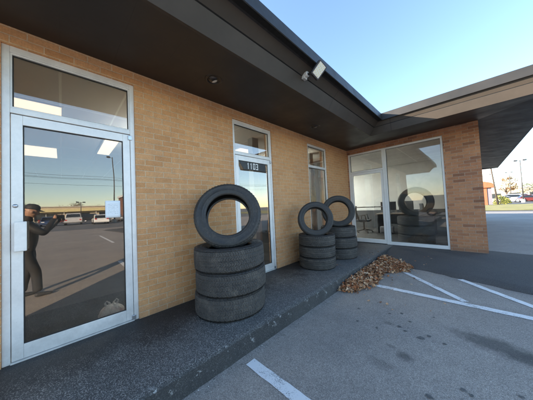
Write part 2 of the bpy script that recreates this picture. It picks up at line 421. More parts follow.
strip([(.094, 2.945), (.088, 2.952), (.102, 2.957)], 'fascia_seam', M_groove, parent=roof)
strip([(.102, 2.957), (.20, 3.045)], 'fascia_board', M_fascia, parent=roof)
strip([(.20, 3.045), (.215, 3.060), (.285, 3.048)], 'edge_reveal', M_groove, parent=roof)
strip([(.285, 3.048), (.292, 3.040), (.300, 3.046), (.287, 3.196), (.27, 3.202), (.18, 3.215), (.18, 3.16)], 'roof_edge', M_flange, parent=roof)
top = off(.2)
def decks():
    mb = MB(); p = [(q.x, q.y) for q in top]
    def slab(x0, x1, y0, y1): mb.box(x0, x1, y0, y1, 3.08, 3.16)
    slab(-9, p[1][0], p[1][1], p[3][1] + .0)
    slab(-9, p[3][0], p[3][1], p[4][1])
    mb.build('roof_deck', M_flange, bld)
decks()
# soffit: rises gently from the fascia to the wall
def soffit():
    mb = MB(); e = off(-.03); zl = 2.784
    A = (e[1].x, -1.97, zl); B = (e[2].x, e[2].y, zl); Cc = (e[3].x, e[3].y, zl); D = (e[4].x, e[4].y, zl)
    W0 = (-.05, -1.97, 2.872); W1 = (-.05, 6.45, 2.872); W2 = (2.9, 6.45, 2.885); W3 = (2.9, 17.2, 2.872); W1b = (-.05, 6.5, 2.872)
    mb.add([A, B, W1, W0], [(0, 1, 2, 3)]); mb.add([B, Cc, W2, (-.05, 6.47, 2.885), W1], [(0, 1, 2, 3, 4)]); mb.add([Cc, D, W3, W2], [(0, 1, 2, 3)])
    o = mb.build('soffit', M_soffit, bld)
soffit()

# storefront frames / doors
def frame_ring(mb, P, u0, u1, z0, z1, w, d0, d1):       # P(u,z,depth)->xyz ; four members butted
    def bx(a, b, c, e): 
        pts = [P(u, z, d) for d in (d0, d1) for z in (c, e) for u in (a, b)]
        mb.add(pts, [(0, 1, 3, 2), (4, 6, 7, 5), (0, 4, 5, 1), (2, 3, 7, 6), (0, 2, 6, 4), (1, 5, 7, 3)])
    wl, wr, wb, wt = w
    if wl: bx(u0, u0 + wl, z0, z1)
    if wr: bx(u1 - wr, u1, z0, z1)
    if wb: bx(u0 + wl, u1 - wr, z0, z0 + wb)
    if wt: bx(u0 + wl, u1 - wr, z1 - wt, z1)
PL = lambda u, z, d: (d, u, z)            # left wall: depth d along x
PB = lambda u, z, d: (u, 6.45 - d, z)     # back wall: depth d towards the yard
def pane(P, u0, u1, z0, z1, d, name, mat, parent):
    mb = MB(); frame_ring(mb, P, u0, u1, z0, z1, (u1 - u0, 0, 0, 0), d, d - .006); return mb.build(name, mat, parent)
def gasket(P, u0, u1, z0, z1, d, parent):
    mb = MB(); frame_ring(mb, P, u0, u1, z0, z1, (.007, .007, .007, .007), d - .012, d + .003); return mb.build('gasket', M_gasket, parent)
def swing_door(P, u0, u1, label, hinge_side=1, stile=.067, handle=True, mat=M_alum_d, glass=M_glass, fd=-.02):
    # outer frame as its own part
    fr = MB(); frame_ring(fr, P, u0, u1, .0, Z_OPEN, (.046, .046, 0, .055), fd - .10, fd); 
    frame_ring(fr, P, u0 + .046, u1 - .046, 2.118, 2.165, (0, 0, .047, 0), fd - .10, fd - .002)
    fo = fr.build('door_frame', M_alum, bld, bevel=.003)
    a, b = u0 + .046, u1 - .046
    # transom stop + pane
    st = MB(); frame_ring(st, P, a, b, 2.165, 2.655, (.012, .012, .012, .014), fd - .055, fd - .012); st.build('glazing_bead', M_alum, fo)
    gasket(P, a + .012, b - .012, 2.177, 2.641, fd - .03, fo)
    pane(P, a + .0125, b - .0125, 2.178, 2.640, fd - .034, 'transom_pane', glass, fo)
    d = MB(); frame_ring(d, P, a + .004, b - .004, .014, 2.110, (stile, stile, .118, .085), fd - .05, fd - .004)
    do = d.build('door', mat, bld, bevel=.003); tag(do, label)
    th = MB(); frame_ring(th, P, a, b, 0.0, .012, (0, 0, .012, 0), fd - .10, fd + .012); th.build('threshold', M_alum, fo)
    ga, gb = a + .004 + stile, b - .004 - stile
    gasket(P, ga, gb, .132, 2.025, fd - .018, do)
    pane(P, ga + .001, gb - .001, .133, 2.024, fd - .024, 'glass', glass, do)
    hu = b if hinge_side > 0 else a
    for z in (2.07, .03):
        h = MB(); frame_ring(h, P, hu - .022, hu + .016, z - .02, z + .03, (.038, 0, 0, 0), fd - .003, fd + .012); h.build('hinge', M_steel, do, bevel=.003)
    return fo, do, (a, b, ga, gb)
f1, d1, g1 = swing_door(PL, -.355, .616, 'aluminium glass door with a boxy pull handle and a paper notice')
# pull handle + cylinder of door 1
hb = MB(); frame_ring(hb, PL, -.283, -.212, .925, 1.175, (.071, 0, 0, 0), .018, .046); hb.build('handle', M_alum_d, d1, bevel=.006)
hp = MB(); frame_ring(hp, PL, -.276, -.262, .935, 1.165, (.014, 0, 0, 0), -.023, .018); hp.build('handle_bracket', M_steel, d1)
lk = MB().lathe([(0, .012), (.013, .012), (.016, .006), (.017, 0)], 20, Matrix.Translation((-.0235, -.281, 1.31)) @ Matrix.Rotation(R_(90), 4, 'Y')); lk.build('lock_cylinder', M_steel, d1, smooth=True)
f2, d2, g2 = swing_door(PL, 2.02, 2.958, 'aluminium glass door carrying white address numerals')
# window 3 (full-height storefront with a mid rail)
def window3():
    u0, u1 = 4.218, 5.13; fd = -.02
    fr = MB(); frame_ring(fr, PL, u0, u1, 0, Z_OPEN, (.05, .05, .10, .055), fd - .1, fd)
    frame_ring(fr, PL, u0 + .05, u1 - .05, 2.13, 2.19, (0, 0, .06, 0), fd - .1, fd - .002)
    w = fr.build('window', M_alum, bld, bevel=.003)
    gasket(PL, u0 + .05, u1 - .05, 2.19, 2.655, fd - .03, w); gasket(PL, u0 + .05, u1 - .05, .10, 2.13, fd - .03, w)
    pane(PL, u0 + .051, u1 - .051, 2.191, 2.654, fd - .034, 'pane', M_glass, w)
    pane(PL, u0 + .051, u1 - .051, .101, 2.129, fd - .034, 'pane', M_glass, w)
window3()
# back wall: aluminium door on the left and one big shop window
def back_front():
    fd = -.02
    fr = MB(); frame_ring(fr, PB, .03, 1.055, 0, 2.72, (.05, .065, 0, .045), fd - .1, fd)
    frame_ring(fr, PB, .08, .99, 2.125, 2.17, (0, 0, .045, 0), fd - .1, fd - .002)
    fo = fr.build('door_frame', M_white, bld, bevel=.003)
    gasket(PB, .08, .99, 2.17, 2.675, fd - .03, fo)
    pane(PB, .081, .989, 2.171, 2.674, fd - .034, 'transom_pane', M_glass2, fo)
    d = MB(); frame_ring(d, PB, .084, .986, .014, 2.118, (.055, .055, .11, .07), fd - .05, fd - .004)
    do = d.build('door', M_white, bld, bevel=.003); tag(do, 'white-framed glass door with a push bar inside')
    pane(PB, .14, .93, .125, 2.047, fd - .024, 'glass', M_glass2, do)
    MB().tube([(.12, 6.56, 1.06), (.95, 6.56, 1.06)], .014).build('push_bar', M_steel, do)
    wn = MB(); frame_ring(wn, PB, 1.057, 2.318, .0, 2.718, (.035, .04, .085, .045), fd - .1, fd)
    wo = wn.build('shop_window', M_white, bld, bevel=.003)
    gasket(PB, 1.092, 2.278, .085, 2.673, fd - .03, wo)
    pane(PB, 1.093, 2.277, .086, 2.672, fd - .034, 'pane', M_glass2, wo)
back_front()

# address numerals over a dark band, a reflection in the second door's glass painted in
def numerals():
    st = MB().prism([(2.15, 2.022), (2.80, 2.022), (2.80, 1.882), (2.26, 1.882)], 'x', -.0415, -.0405); s_ = st.build('reflection_band', M_black, d2)
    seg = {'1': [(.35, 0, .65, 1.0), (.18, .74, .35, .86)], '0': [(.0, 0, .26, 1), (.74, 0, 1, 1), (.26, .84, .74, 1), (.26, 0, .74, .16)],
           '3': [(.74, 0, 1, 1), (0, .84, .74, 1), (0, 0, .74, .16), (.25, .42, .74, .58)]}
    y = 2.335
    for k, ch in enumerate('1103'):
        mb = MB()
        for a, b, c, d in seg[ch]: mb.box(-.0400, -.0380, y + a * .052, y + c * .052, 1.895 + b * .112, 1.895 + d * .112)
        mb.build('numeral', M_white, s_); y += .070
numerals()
# paper notice on the inside of door 1
def notice():
    m = N('paper'); co = m.co(); sp = m.n('SeparateXYZ'); m.l(co, sp.inputs[0])
    wv = m.math('FRACT', m.math('MULTIPLY', sp.outputs[2], 1 / .017)); ln = m.ramp(wv, [(.30, (1, 1, 1)), (.32, (0, 0, 0))])
    ny = m.n('TexNoise', i_Scale=150.0, i_Detail=1.0); m.l(co, ny.inputs['Vector'])
    tx = m.math('MULTIPLY', ln, m.ramp(ny.outputs[0], [(.5, (0, 0, 0)), (.52, (.5,) * 3)]))
    inn = m.math('MULTIPLY', m.ramp(m.math('ABSOLUTE', m.math('SUBTRACT', sp.outputs[1], .398)), [(.045, (1, 1, 1)), (.047, (0, 0, 0))]), m.ramp(m.math('ABSOLUTE', m.math('SUBTRACT', sp.outputs[2], 1.255)), [(.06, (1, 1, 1)), (.062, (0, 0, 0))]))
    m.base(m.mix(m.math('MULTIPLY', tx, inn), (.80, .82, .84), (.12, .12, .13))); m.rough(.8)
    mb = MB(); k = 6; vs = []
    for i in range(k + 1):
        for j in range(k + 1):
            vs.append((-.0402 + .003 * ((i / k) ** 3) * (j / k), .331 + .133 * i / k, 1.165 + .185 * j / k))
    mb.add(vs, [(i * (k + 1) + j, (i + 1) * (k + 1) + j, (i + 1) * (k + 1) + j + 1, i * (k + 1) + j + 1) for i in range(k) for j in range(k)])
    o = mb.build('paper_notice', m.m, smooth=True); s = o.modifiers.new('s', 'SOLIDIFY'); s.thickness = .0005
    tag(o, 'white printed sheet of paper stuck on the left glass door', 'notice')
notice()

# interior shell -------------------------------------------------------------
def ceiling_mat():
    m = N('ceiling_tile'); co = m.co()
    t = m.n('TexBrick', offset=0, i_Scale=1.0, i_Mortar_Size=.012, i_Mortar_Smooth=0.0, i_Brick_Width=1.22, i_Row_Height=.61)
    t.inputs['Color1'].default_value = (.74, .72, .68, 1); t.inputs['Color2'].default_value = (.70, .68, .64, 1); t.inputs['Mortar'].default_value = (.95, .94, .9, 1)
    m.l(co, t.inputs['Vector']); c = m.mix(1.0, t.outputs[0], m.ramp(m.noise(co, 120, 3, .8), [(.3, (.8,) * 3), (.6, (1.05,) * 3)]), 'MULTIPLY')
    m.base(c); m.rough(.9); return m.m
M_ceil = ceiling_mat()
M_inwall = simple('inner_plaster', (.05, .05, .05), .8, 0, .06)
M_inwall2 = simple('office_plaster', (.72, .72, .68), .8, 0, .04)
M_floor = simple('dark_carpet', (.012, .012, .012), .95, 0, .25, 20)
M_floor2 = simple('office_floor', (.05, .05, .05), .5, 0, .2, 3)
inn = MB().box(-8.8, -.2, -1.7, 6.4, 2.75, 2.79).build('ceiling', M_ceil, bld)
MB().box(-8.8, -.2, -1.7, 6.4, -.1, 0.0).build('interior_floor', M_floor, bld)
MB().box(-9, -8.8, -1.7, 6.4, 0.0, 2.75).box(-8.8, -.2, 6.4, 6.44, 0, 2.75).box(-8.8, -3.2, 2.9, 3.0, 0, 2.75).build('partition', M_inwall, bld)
MB().box(-3.0, 2.73, 6.66, 15.8, 2.80, 2.83).build('ceiling', M_ceil, bld)
MB().box(-3.0, 2.73, 6.66, 15.8, -.1, 0.0).build('interior_floor', M_floor2, bld)
MB().box(-3.1, -3.0, 6.66, 15.8, 0, 2.80).box(-3.0, 2.73, 10.6, 10.7, 0, 2.80).build('partition', M_inwall2, bld)
MB().box(-2.99, 2.72, 10.56, 10.598, 0, .82).build('wainscot', simple('wainscot_grey', (.06, .065, .07), .6), bld)
# column just inside door 2 and the third window
MB().box(-.75, -.6, 2.98, 3.16, 0, 2.75).build('inner_column', simple('column_grey', (.22, .21, .20), .8), bld)
MB().box(-.75, -.6, 5.25, 5.42, 0, 2.75).build('inner_column', simple('column_grey', (.22, .21, .20), .8), bld)

def emis(name, c, s):
    m = N(name); m.b.inputs['Emission Color'].default_value = (*c, 1); m.b.inputs['Emission Strength'].default_value = s
    m.base((.8, .8, .78)); return m.m
M_diff = emis('light_diffuser', (1.0, .82, .58), .75)
M_diff3 = emis('added_tube_glow', (.95, 1.0, .94), 15.0)  # for added hanging tubes, out of sight, that brighten the left room's ceiling
M_diff2 = emis('added_office_glow', (.95, 1.0, .98), 14.0)  # for added panels outside the view that brighten the office
def ceil_light(x0, x1, y0, y1, z, label, dm=None):
    t = empty('ceiling_light', label, 'ceiling light', ((x0 + x1) / 2, (y0 + y1) / 2, z), group='fluorescent ceiling panels')
    a, b = (x1 - x0) / 2, (y1 - y0) / 2
    (MB().box(-a, a, -b, b, -.46, -.36) if dm == M_diff3 else MB().box(-a, a, -b, b, -.006, -.002)).build('diffuser', dm or M_diff, t)
    mb = MB(); mb.box(-a - .02, -a, -b - .02, b + .02, -.012, 0).box(a, a + .02, -b - .02, b + .02, -.012, 0).box(-a, a, -b - .02, -b, -.012, 0).box(-a, a, b, b + .02, -.012, 0)
    if dm == M_diff3:
        for sx in (-1, 1): MB().tube([(sx * a * .8, 0, 0), (sx * a * .8, 0, -.37)], .006, 6).build('hanger', M_steel, t)
        return
    mb.build('trim', M_white, t)
ceil_light(-2.45, -1.28, -.60, .01, 2.75, 'lit ceiling panel seen through the glass above the left door')
ceil_light(-4.9, -3.8, -.66, -.07, 2.75, 'lit ceiling panel at the top left inside the left door glass')
ceil_light(-3.85, -2.45, .64, .88, 2.75, 'narrow lit ceiling panel at the top right inside the left door glass')
ceil_light(-2.5, -1.35, 3.25, 3.9, 2.75, 'lit ceiling panel seen through the glass above the numbered door')
ceil_light(-5.5, -4.4, 4.5, 5.1, 2.75, 'lit ceiling panel deep inside the room behind the narrow window')
ceil_light(-2.9, -1.7, 7.0, 7.6, 2.80, 'added unseen panel brightening the office from its near left corner', M_diff2)
ceil_light(-2.9, -1.7, 8.6, 9.2, 2.80, 'added unseen panel brightening the office from its left end', M_diff2)
ceil_light(-2.3, -1.1, 1.45, 1.75, 2.75, 'added tube light brightening the ceiling, unseen behind the brick between the two left doors', M_diff3)
ceil_light(-2.0, -.95, 4.98, 5.22, 2.75, 'added tube light brightening the ceiling, unseen behind the brick between the numbered door and narrow window', M_diff3)

# recessed eyeball lights in the soffit
M_can = simple('can_black', (.02, .016, .014), .35)
M_lamp = simple('lamp_glass', (.55, .52, .46), .15)
def can(x, y, z, label):
    t = empty('soffit_light', label, 'soffit light', (x, y, z), group='recessed lights in the left soffit')
    MB().lathe([(.105, 0), (.108, -.006), (.098, -.014), (.082, -.012), (.076, -.002), (.07, .03)], 40).build('trim_ring', M_can, t, smooth=True)
    MB().lathe([(.0, -.030), (.03, -.028), (.052, -.018), (.062, -.002), (.066, .02)], 32, Matrix.Rotation(R_(22), 4, 'X')).build('eyeball', M_can, t, smooth=True)
    MB().lathe([(.0, -.036), (.022, -.035), (.034, -.029)], 24, Matrix.Rotation(R_(22), 4, 'X')).build('lamp', M_lamp, t, smooth=True)
can(.55, 1.36, 2.830, 'dark recessed soffit light nearest the left door')
can(.55, 3.72, 2.830, 'dark recessed soffit light between the numbered door and the narrow window')

# floodlight on the fascia
def flood():
    t = empty('flood_light', 'small black square LED floodlight on a bracket at the roof edge', 'floodlight', (1.245, 2.36, 2.965))
    MB().box(-.045, 0.0, -.035, .035, -.05, .05).lathe([(.038, 0), (.038, .03), (.03, .04), (0, .04)], 20, Matrix.Rotation(R_(90), 4, 'Y')).build('mount', M_alum, t, bevel=.004)
    MB().tube([(.02, 0, 0), (.07, .0, -.02), (.15, .03, -.01)], .016, 10).build('knuckle', M_black, t, smooth=True)
    # head: tilts down and out towards the lot
    zf = Vector((.80, -.42, -.43)).normalized(); xf = Vector((.42, .80, .10)); xf = (xf - zf * xf.dot(zf)).normalized(); yf = zf.cross(xf)
    Mx = Matrix((xf, yf, zf)).transposed().to_4x4(); Mx.translation = (.175, .03, -.01); Mx = Mx @ Matrix.Rotation(R_(52), 4, 'Z') @ Matrix.Diagonal((.86, .86, 1, 1))
    def rr(w, h, r, n=5):
        return [(sx * (w - r) + r * math.cos(a0 + a * math.pi / 2 / n), sy * (h - r) + r * math.sin(a0 + a * math.pi / 2 / n)) for sx, sy, a0 in ((1, 1, 0), (-1, 1, math.pi / 2), (-1, -1, math.pi), (1, -1, 1.5 * math.pi)) for a in range(n + 1)]
    h = MB().prism([(x, y) for x, y in rr(.115, .083, .02)], 'z', -.02, .022, mat=Mx)
    h.build('lamp_head', M_black, t, bevel=.004)
    MB().prism(rr(.096, .064, .01), 'z', .0225, .026, mat=Mx).build('bezel', M_steel, t)
    m = N('led_board'); co = m.co(); v = m.n('TexVoronoi', i_Scale=55.0, i_Randomness=0.0); m.l(co, v.inputs['Vector'])
    m.base(m.mix(m.ramp(v.outputs['Distance'], [(.28, (1, 1, 1)), (.36, (0, 0, 0))]), (.62, .60, .52), (.62, .50, .16))); m.rough(.25)
    MB().prism(rr(.090, .058, .008), 'z', .0265, .028, mat=Mx).build('led_panel', m.m, t)
    fins = MB()
    for k in range(7): fins.box(-.09 + k * .027, -.084 + k * .027, -.06, .06, -.036, -.02, mat=Mx)
    fins.build('heat_sink', M_black, t)
flood()

# ================================================================== TIRES
def tire_mesh(Rr, w, ri, style, seed=0):
    """returns (tread MB, sidewall MB) centred, axis z"""
    rnd = random.Random(seed); hw = w / 2
    nseg = 480 if style == 'at' else 300
    na = 44
    vs = []; twid = hw * .90
    for k in range(nseg):
        a = 2 * math.pi * k / nseg
        for i in range(na + 1):
            u = -1 + 2 * i / na
            z = u * twid; crown = Rr - .016 * Rr * abs(u) ** 3.2 - (.012 if abs(u) > .93 else 0) * 1
            d = 0
            if style == 'at':
                for g, gw in ((-.48, .05), (0.02, .045), (.5, .05)):
                    zz = .035 * math.sin(k * 2 * math.pi / 10)
                    if abs(u - g - zz) < gw * .8: d = .006
                ph = (k + int(3.2 * math.sin(u * 7))) % 5
                if ph == 0 and abs(u) > .05: d = max(d, .0048)
                if ph == 2: d = max(d, .0016)
                if abs(u) > .86 and k % 10 in (0, 1, 2): d = max(d, .006)
            else:
                for g in (-.55, -.19, .19, .55):
                    if abs(u - g) < .045: d = .008
                ph = (k + int(2.5 * u * 2)) % 5
                if ph == 0 and (.26 < abs(u) < .5 or abs(u) > .62): d = max(d, .005)
                if ph == 2 and abs(u) < .12: d = max(d, .002)
            r = crown - d
            vs.append((r * math.cos(a), r * math.sin(a), z))
    m = na + 1
    tread = MB().add(vs, [(k * m + i, ((k + 1) % nseg) * m + i, ((k + 1) % nseg) * m + i + 1, k * m + i + 1) for k in range(nseg) for i in range(na)])
    side = MB(); H = Rr - ri
    for s in (-1, 1):
        base = [(Rr * .972, s * twid * 1.0), (Rr * .958, s * hw * .965), (Rr - .16 * H, s * hw * 1.0), (Rr - .22 * H, s * hw * 1.0), (Rr - .235 * H, s * hw * 1.018), (Rr - .30 * H, s * hw * 1.02),
                (Rr - .32 * H, s * hw * 1.005), (Rr - .5 * H, s * hw * 1.02), (Rr - .66 * H, s * hw * .98), (Rr - .68 * H, s * hw * .995), (Rr - .71 * H, s * hw * .985), (Rr - .80 * H, s * hw * .90),
                (Rr - .82 * H, s * hw * .91), (Rr - .93 * H, s * hw * .82), (ri + .004, s * hw * .76), (ri, s * hw * .70), (ri + .004, s * hw * .62), (ri + .02, s * hw * .60)]
        side.lathe(base, 96)
    for s in (-1, 1):
        for g0 in (0, 180):
            aa = g0 + rnd.uniform(0, 30)
            for _ in range(9):
                wdt = rnd.uniform(3.2, 6.0); r0, r1 = Rr - .60 * H, Rr - .44 * H; pts = []
                for rr in (r0, r1):
                    for an in (aa, aa + wdt * .5, aa + wdt):
                        for zz in (s * hw * .985, s * hw * 1.035): pts.append((rr * math.cos(R_(an)), rr * math.sin(R_(an)), zz))
                side.add(pts, [(1, 3, 9, 7), (3, 5, 11, 9), (0, 1, 7, 6), (4, 5, 11, 10), (0, 1, 3, 2), (2, 3, 5, 4), (6, 7, 9, 8), (8, 9, 11, 10)])
                aa += wdt + rnd.uniform(1.6, 3.0)
        for k in range(64):
            an = 2 * math.pi * k / 64; c, s_ = math.cos(an), math.sin(an); r0, r1 = Rr - .13 * H, Rr - .04 * H; e = .0035
            side.add([(r0 * c - e * s_, r0 * s_ + e * c, s * hw * .99), (r0 * c + e * s_, r0 * s_ - e * c, s * hw * .99), (r0 * c, r0 * s_, s * hw * 1.02), (r1 * c - e * s_, r1 * s_ + e * c, s * hw * .93), (r1 * c + e * s_, r1 * s_ - e * c, s * hw * .93), (r1 * c, r1 * s_, s * hw * .965)],
                     [(0, 2, 5, 3), (1, 4, 5, 2), (0, 1, 2), (3, 5, 4)])
    inner = [(ri + .02, -hw * .60), (ri + .045, -hw * .72), (Rr - .5 * H, -hw * .86), (Rr - .03, -hw * .74), (Rr - .022, 0), (Rr - .03, hw * .74), (Rr - .5 * H, hw * .86), (ri + .045, hw * .72), (ri + .02, hw * .60)]
    inn_ = MB().lathe(inner, 72)
    return tread, side, inn_
M_inner = simple('tire_liner', (.012, .012, .013), .55)
protos = {}
def make_tire(key, Rr, w, ri, style, loc, rot, label, group):
    if key not in protos:
        t = empty('tire', label, 'tire', (0, 0, 0), group=group)
        tr, sd, il = tire_mesh(Rr, w, ri, style)
        tr.build('tread', M_tire, t, smooth=False); so_ = sd.build('sidewall', M_side, t, smooth=True); so_.data.polygons.foreach_set('use_smooth', [p.index < 2 * 96 * 17 for p in so_.data.polygons]); il.build('inner_liner', M_inner, t, smooth=True)
        protos[key] = t
    else: t = copy_tree(protos[key])
    t['label'] = label; t['group'] = group
    t.matrix_world = Matrix.Translation(loc) @ rot
    return t
RZ = lambda a: Matrix.Rotation(R_(a), 4, 'Z')
def lean(yaw, tilt, spin=0):        # standing tyre: axis points along yaw direction, leaning back by tilt
    return Matrix.Rotation(R_(yaw), 4, 'Z') @ Matrix.Rotation(R_(90 + tilt), 4, 'Y') @ Matrix.Rotation(R_(spin), 4, 'Z')
tl = lambda a, b: Matrix.Rotation(R_(a), 4, 'X') @ Matrix.Rotation(R_(b), 4, 'Y')
G1, G2, G3, G4 = ('tires stacked by the left stretch of wall', 'tires stacked before the narrow window', 'tires stacked by the inner corner', 'tires stacked inside the shop window')
wA = .250
pos = ['bottom', 'middle', 'top']
for k, (dx, dy, rz) in enumerate([(0, 0, 0), (.025, .005, 77), (.02, -.005, 160)]):
    make_tire('A', .425, wA, .262, 'at', (.545 + dx, 1.49 + dy, wA * .5 * 1.02 + k * wA * 1.03), tl(.4 * k, -.5) @ RZ(rz), pos[k] + ' tire lying flat in the large stack nearest the camera', G1)
make_tire('A2', .42, .245, .268, 'hw', (.50, 1.53, 3 * wA * 1.03 + .335), lean(-37, -20), 'large tire standing upright on the big stack nearest the camera', G1)
wB = .205
for k, (dx, dy, rz) in enumerate([(0, 0, 10), (.0, .005, 97), (.01, 0, 170)]):
    make_tire('B', .352, wB, .225, 'hw', (.505 + dx, 3.585 + dy, wB * .5 * 1.02 + k * wB * 1.03), tl(0, .4) @ RZ(rz), pos[k] + ' tire lying flat in the middle stack', G2)
make_tire('B2', .342, .195, .222, 'hw', (.52, 3.56, 3 * wB * 1.03 + .285), lean(-50, -12), 'smaller tire standing upright on the middle stack', G2)
wC = .225
for k, (dx, dy, rz) in enumerate([(0, 0, 40), (.01, .0, 127), (-.01, 0, 200)]):
    make_tire('C', .385, wC, .235, 'hw', (.50 + dx, 4.56 + dy, wC * .5 * 1.02 + k * wC * 1.03), tl(0, .4) @ RZ(rz), pos[k] + ' tire lying flat in the stack by the inner corner', G3)
make_tire('C2', .375, .215, .24, 'hw', (.46, 4.68, 3 * wC * 1.03 + .325), lean(-62, -10), 'tire standing upright on the stack by the inner corner', G3)
wD = .235
for k in range(3):
    make_tire('A', .425, wA, .262, 'at', (1.57, 7.06, .128 + k * .257), RZ(40 * k), pos[k] + ' tire lying flat in the stack behind the shop window', G4)
make_tire('A2', .415, .25, .265, 'hw', (1.60, 7.10, .772 + .38), lean(-70, -4), 'tire standing upright on the stack behind the shop window', G4)

# ================================================================== LEAVES
def leaf_mat():
    m = N('dry_leaf'); g = m.n('NewGeometry')
    c = m.ramp(g.outputs['Random Per Island'], [(0, (.22, .09, .04)), (.16, (.42, .20, .09)), (.36, (.58, .34, .18)), (.6, (.32, .13, .05)), (.74, (.68, .48, .31)), (.88, (.44, .15, .05))])
    c.node.color_ramp.interpolation = 'CONSTANT'
    m.base(m.mix(1.0, c, m.ramp(m.noise(m.co(), 90, 3), [(.3, (.75,) * 3), (.7, (1.15,) * 3)]), 'MULTIPLY')); m.rough(.75)
    return m.m
M_leaf = leaf_mat()
def leaves():
    rnd = random.Random(11)
    poly = [(1.17, 3.05), (1.42, 3.15), (1.52, 3.62), (1.50, 4.05), (1.47, 4.45), (1.80, 4.68), (1.80, 4.98), (1.55, 5.22), (1.2, 5.3), (1.15, 4.9), (1.17, 4.0)]
    def inside(x, y):
        c = False; n = len(poly)
        for i in range(n):
            (x1, y1), (x2, y2) = poly[i], poly[i - 1]
            if (y1 > y) != (y2 > y) and x < (x2 - x1) * (y - y1) / (y2 - y1) + x1: c = not c
        return c
    mb = MB()
    def leaf(x, y, z, sz, flat=1.0):
        n = 6; L = sz; W = sz * rnd.uniform(.28, .45); curl = rnd.uniform(.1, .55) * rnd.choice((-1, 1)); curl2 = rnd.uniform(-.4, .6)
        Mx = Matrix.Translation((x, y, z)) @ Matrix.Rotation(rnd.uniform(0, 6.28), 4, 'Z') @ Matrix.Rotation(rnd.gauss(0, .45 * flat), 4, 'X') @ Matrix.Rotation(rnd.gauss(0, .45 * flat), 4, 'Y')
        vs = []; wid = [.05, .7, 1, .85, .5, .02]
        for i in range(n):
            t = i / (n - 1) - .5; w = W * wid[i] * rnd.uniform(.75, 1.1)
            zc = curl2 * L * t * t * 1.6
            vs += [Mx @ Vector((t * L, -w, zc + curl * w)), Mx @ Vector((t * L, 0, zc)), Mx @ Vector((t * L, w, zc + curl * w))]
        mb.add(vs, [(i * 3 + k, (i + 1) * 3 + k, (i + 1) * 3 + k + 1, i * 3 + k + 1) for i in range(n - 1) for k in range(2)])
    cnt = 0
    while cnt < 3200:
        x, y = rnd.uniform(1.15, 1.85), rnd.uniform(3.0, 5.35)
        if not inside(x + rnd.gauss(0, .035), y + rnd.gauss(0, .035)): continue
        base = -.165
        if y > 4.75 - .3 * (x - 1.75): base = -.15 + .05 * max(0, y - 4.8)
        hump = .075 * max(0, 1 - abs(x - 1.25) / .3) * max(0, min(1, (y - 3.0) / .5)) + .03
        leaf(x, y, base + .008 + hump * rnd.random() ** .8, rnd.uniform(.032, .075)); cnt += 1
    for _ in range(34):   # strays
        x, y = 1.5 + abs(rnd.gauss(0, .35)), rnd.uniform(2.9, 4.9)
        leaf(x, y, -.158, rnd.uniform(.02, .05), .3)
    for _ in range(16):
        leaf(rnd.uniform(.75, 1.12), rnd.uniform(3.6, 5.9), .007, rnd.uniform(.02, .05), .3)
    for _ in range(20):
        leaf(rnd.uniform(1.3, 2.2), rnd.uniform(4.9, 6.2), -.045 - .09 * (0), rnd.uniform(.02, .045), .3)
    tag(mb.build('leaf_litter', M_leaf), 'drift of dry brown autumn leaves heaped against the curb', 'leaves', kind='stuff')
leaves()
def grit():
    rnd = random.Random(31); mb = MB()
    def stone(x, y, z, r):
        vs = [(x + r * rnd.uniform(.6, 1.3) * a, y + r * rnd.uniform(.6, 1.3) * b, z + r * .6 * c) for a, b, c in ((1, 0, 0), (-1, 0, 0), (0, 1, 0), (0, -1, 0), (0, 0, 1), (0, 0, -.6))]
        mb.add(vs, [(0, 2, 4), (2, 1, 4), (1, 3, 4), (3, 0, 4), (2, 0, 5), (1, 2, 5), (3, 1, 5), (0, 3, 5)])
    for _ in range(420): stone(rnd.uniform(1.2, 4.6), rnd.uniform(1.0, 4.5), -.168, rnd.uniform(.002, .006))
    for _ in range(260): stone(1.18 + abs(rnd.gauss(0, .05)), rnd.uniform(.4, 4), -.168, rnd.uniform(.002, .007))
    for _ in range(160): stone(rnd.uniform(.05, 1.1), rnd.uniform(-.3, 6), .001, rnd.uniform(.0015, .005))
    m = N('grit_stone'); g = m.n('NewGeometry'); m.base(m.ramp(g.outputs['Random Per Island'], [(0, (.06, .055, .05)), (.6, (.25, .23, .2)), (1, (.6, .58, .54))])); m.rough(.9)
    tag(mb.build('grit', m.m), 'loose grit and crumbs scattered over the lot and walk', 'grit', kind='stuff')
grit()
# gum / oil spots on the lot: flat dark blots
def spots():
    rnd = random.Random(2); mb = MB()
    P = [(398, 2.05, 2.75)]
    pts = [(1.95, 2.83, .020), (2.06, 2.92, .022), (2.17, 2.78, .020), (2.10, 2.60, .028), (2.17, 2.55, .022), (2.30, 2.52, .040), (2.36, 2.60, .03), (2.48, 2.55, .022), (1.93, 2.42, .018), (1.62, 2.72, .02), (1.72, 2.42, .018),
           (2.62, 2.02, .024), (2.66, 2.00, .02), (2.45, 1.80, .030), (2.75, 1.62, .04), (2.35, 3.05, .015), (1.75, 3.3, .012), (2.05, 3.25, .01), (2.9, 2.2, .02), (1.5, 2.2, .01)]
    for x, y, r in pts:
        r *= .65; n = 14; vs = [(x + r * rnd.uniform(.5, 1.3) * math.cos(a) * 1.3, y + r * rnd.uniform(.6, 1.2) * math.sin(a), -.1655) for a in [2 * math.pi * k / n for k in range(n)]]
        mb.add(vs, [tuple(range(n))])
    tag(mb.build('lot_blots', simple('tar_blot', (.125, .115, .105), .8, 0, .4, 40)), kind='structure')
spots()

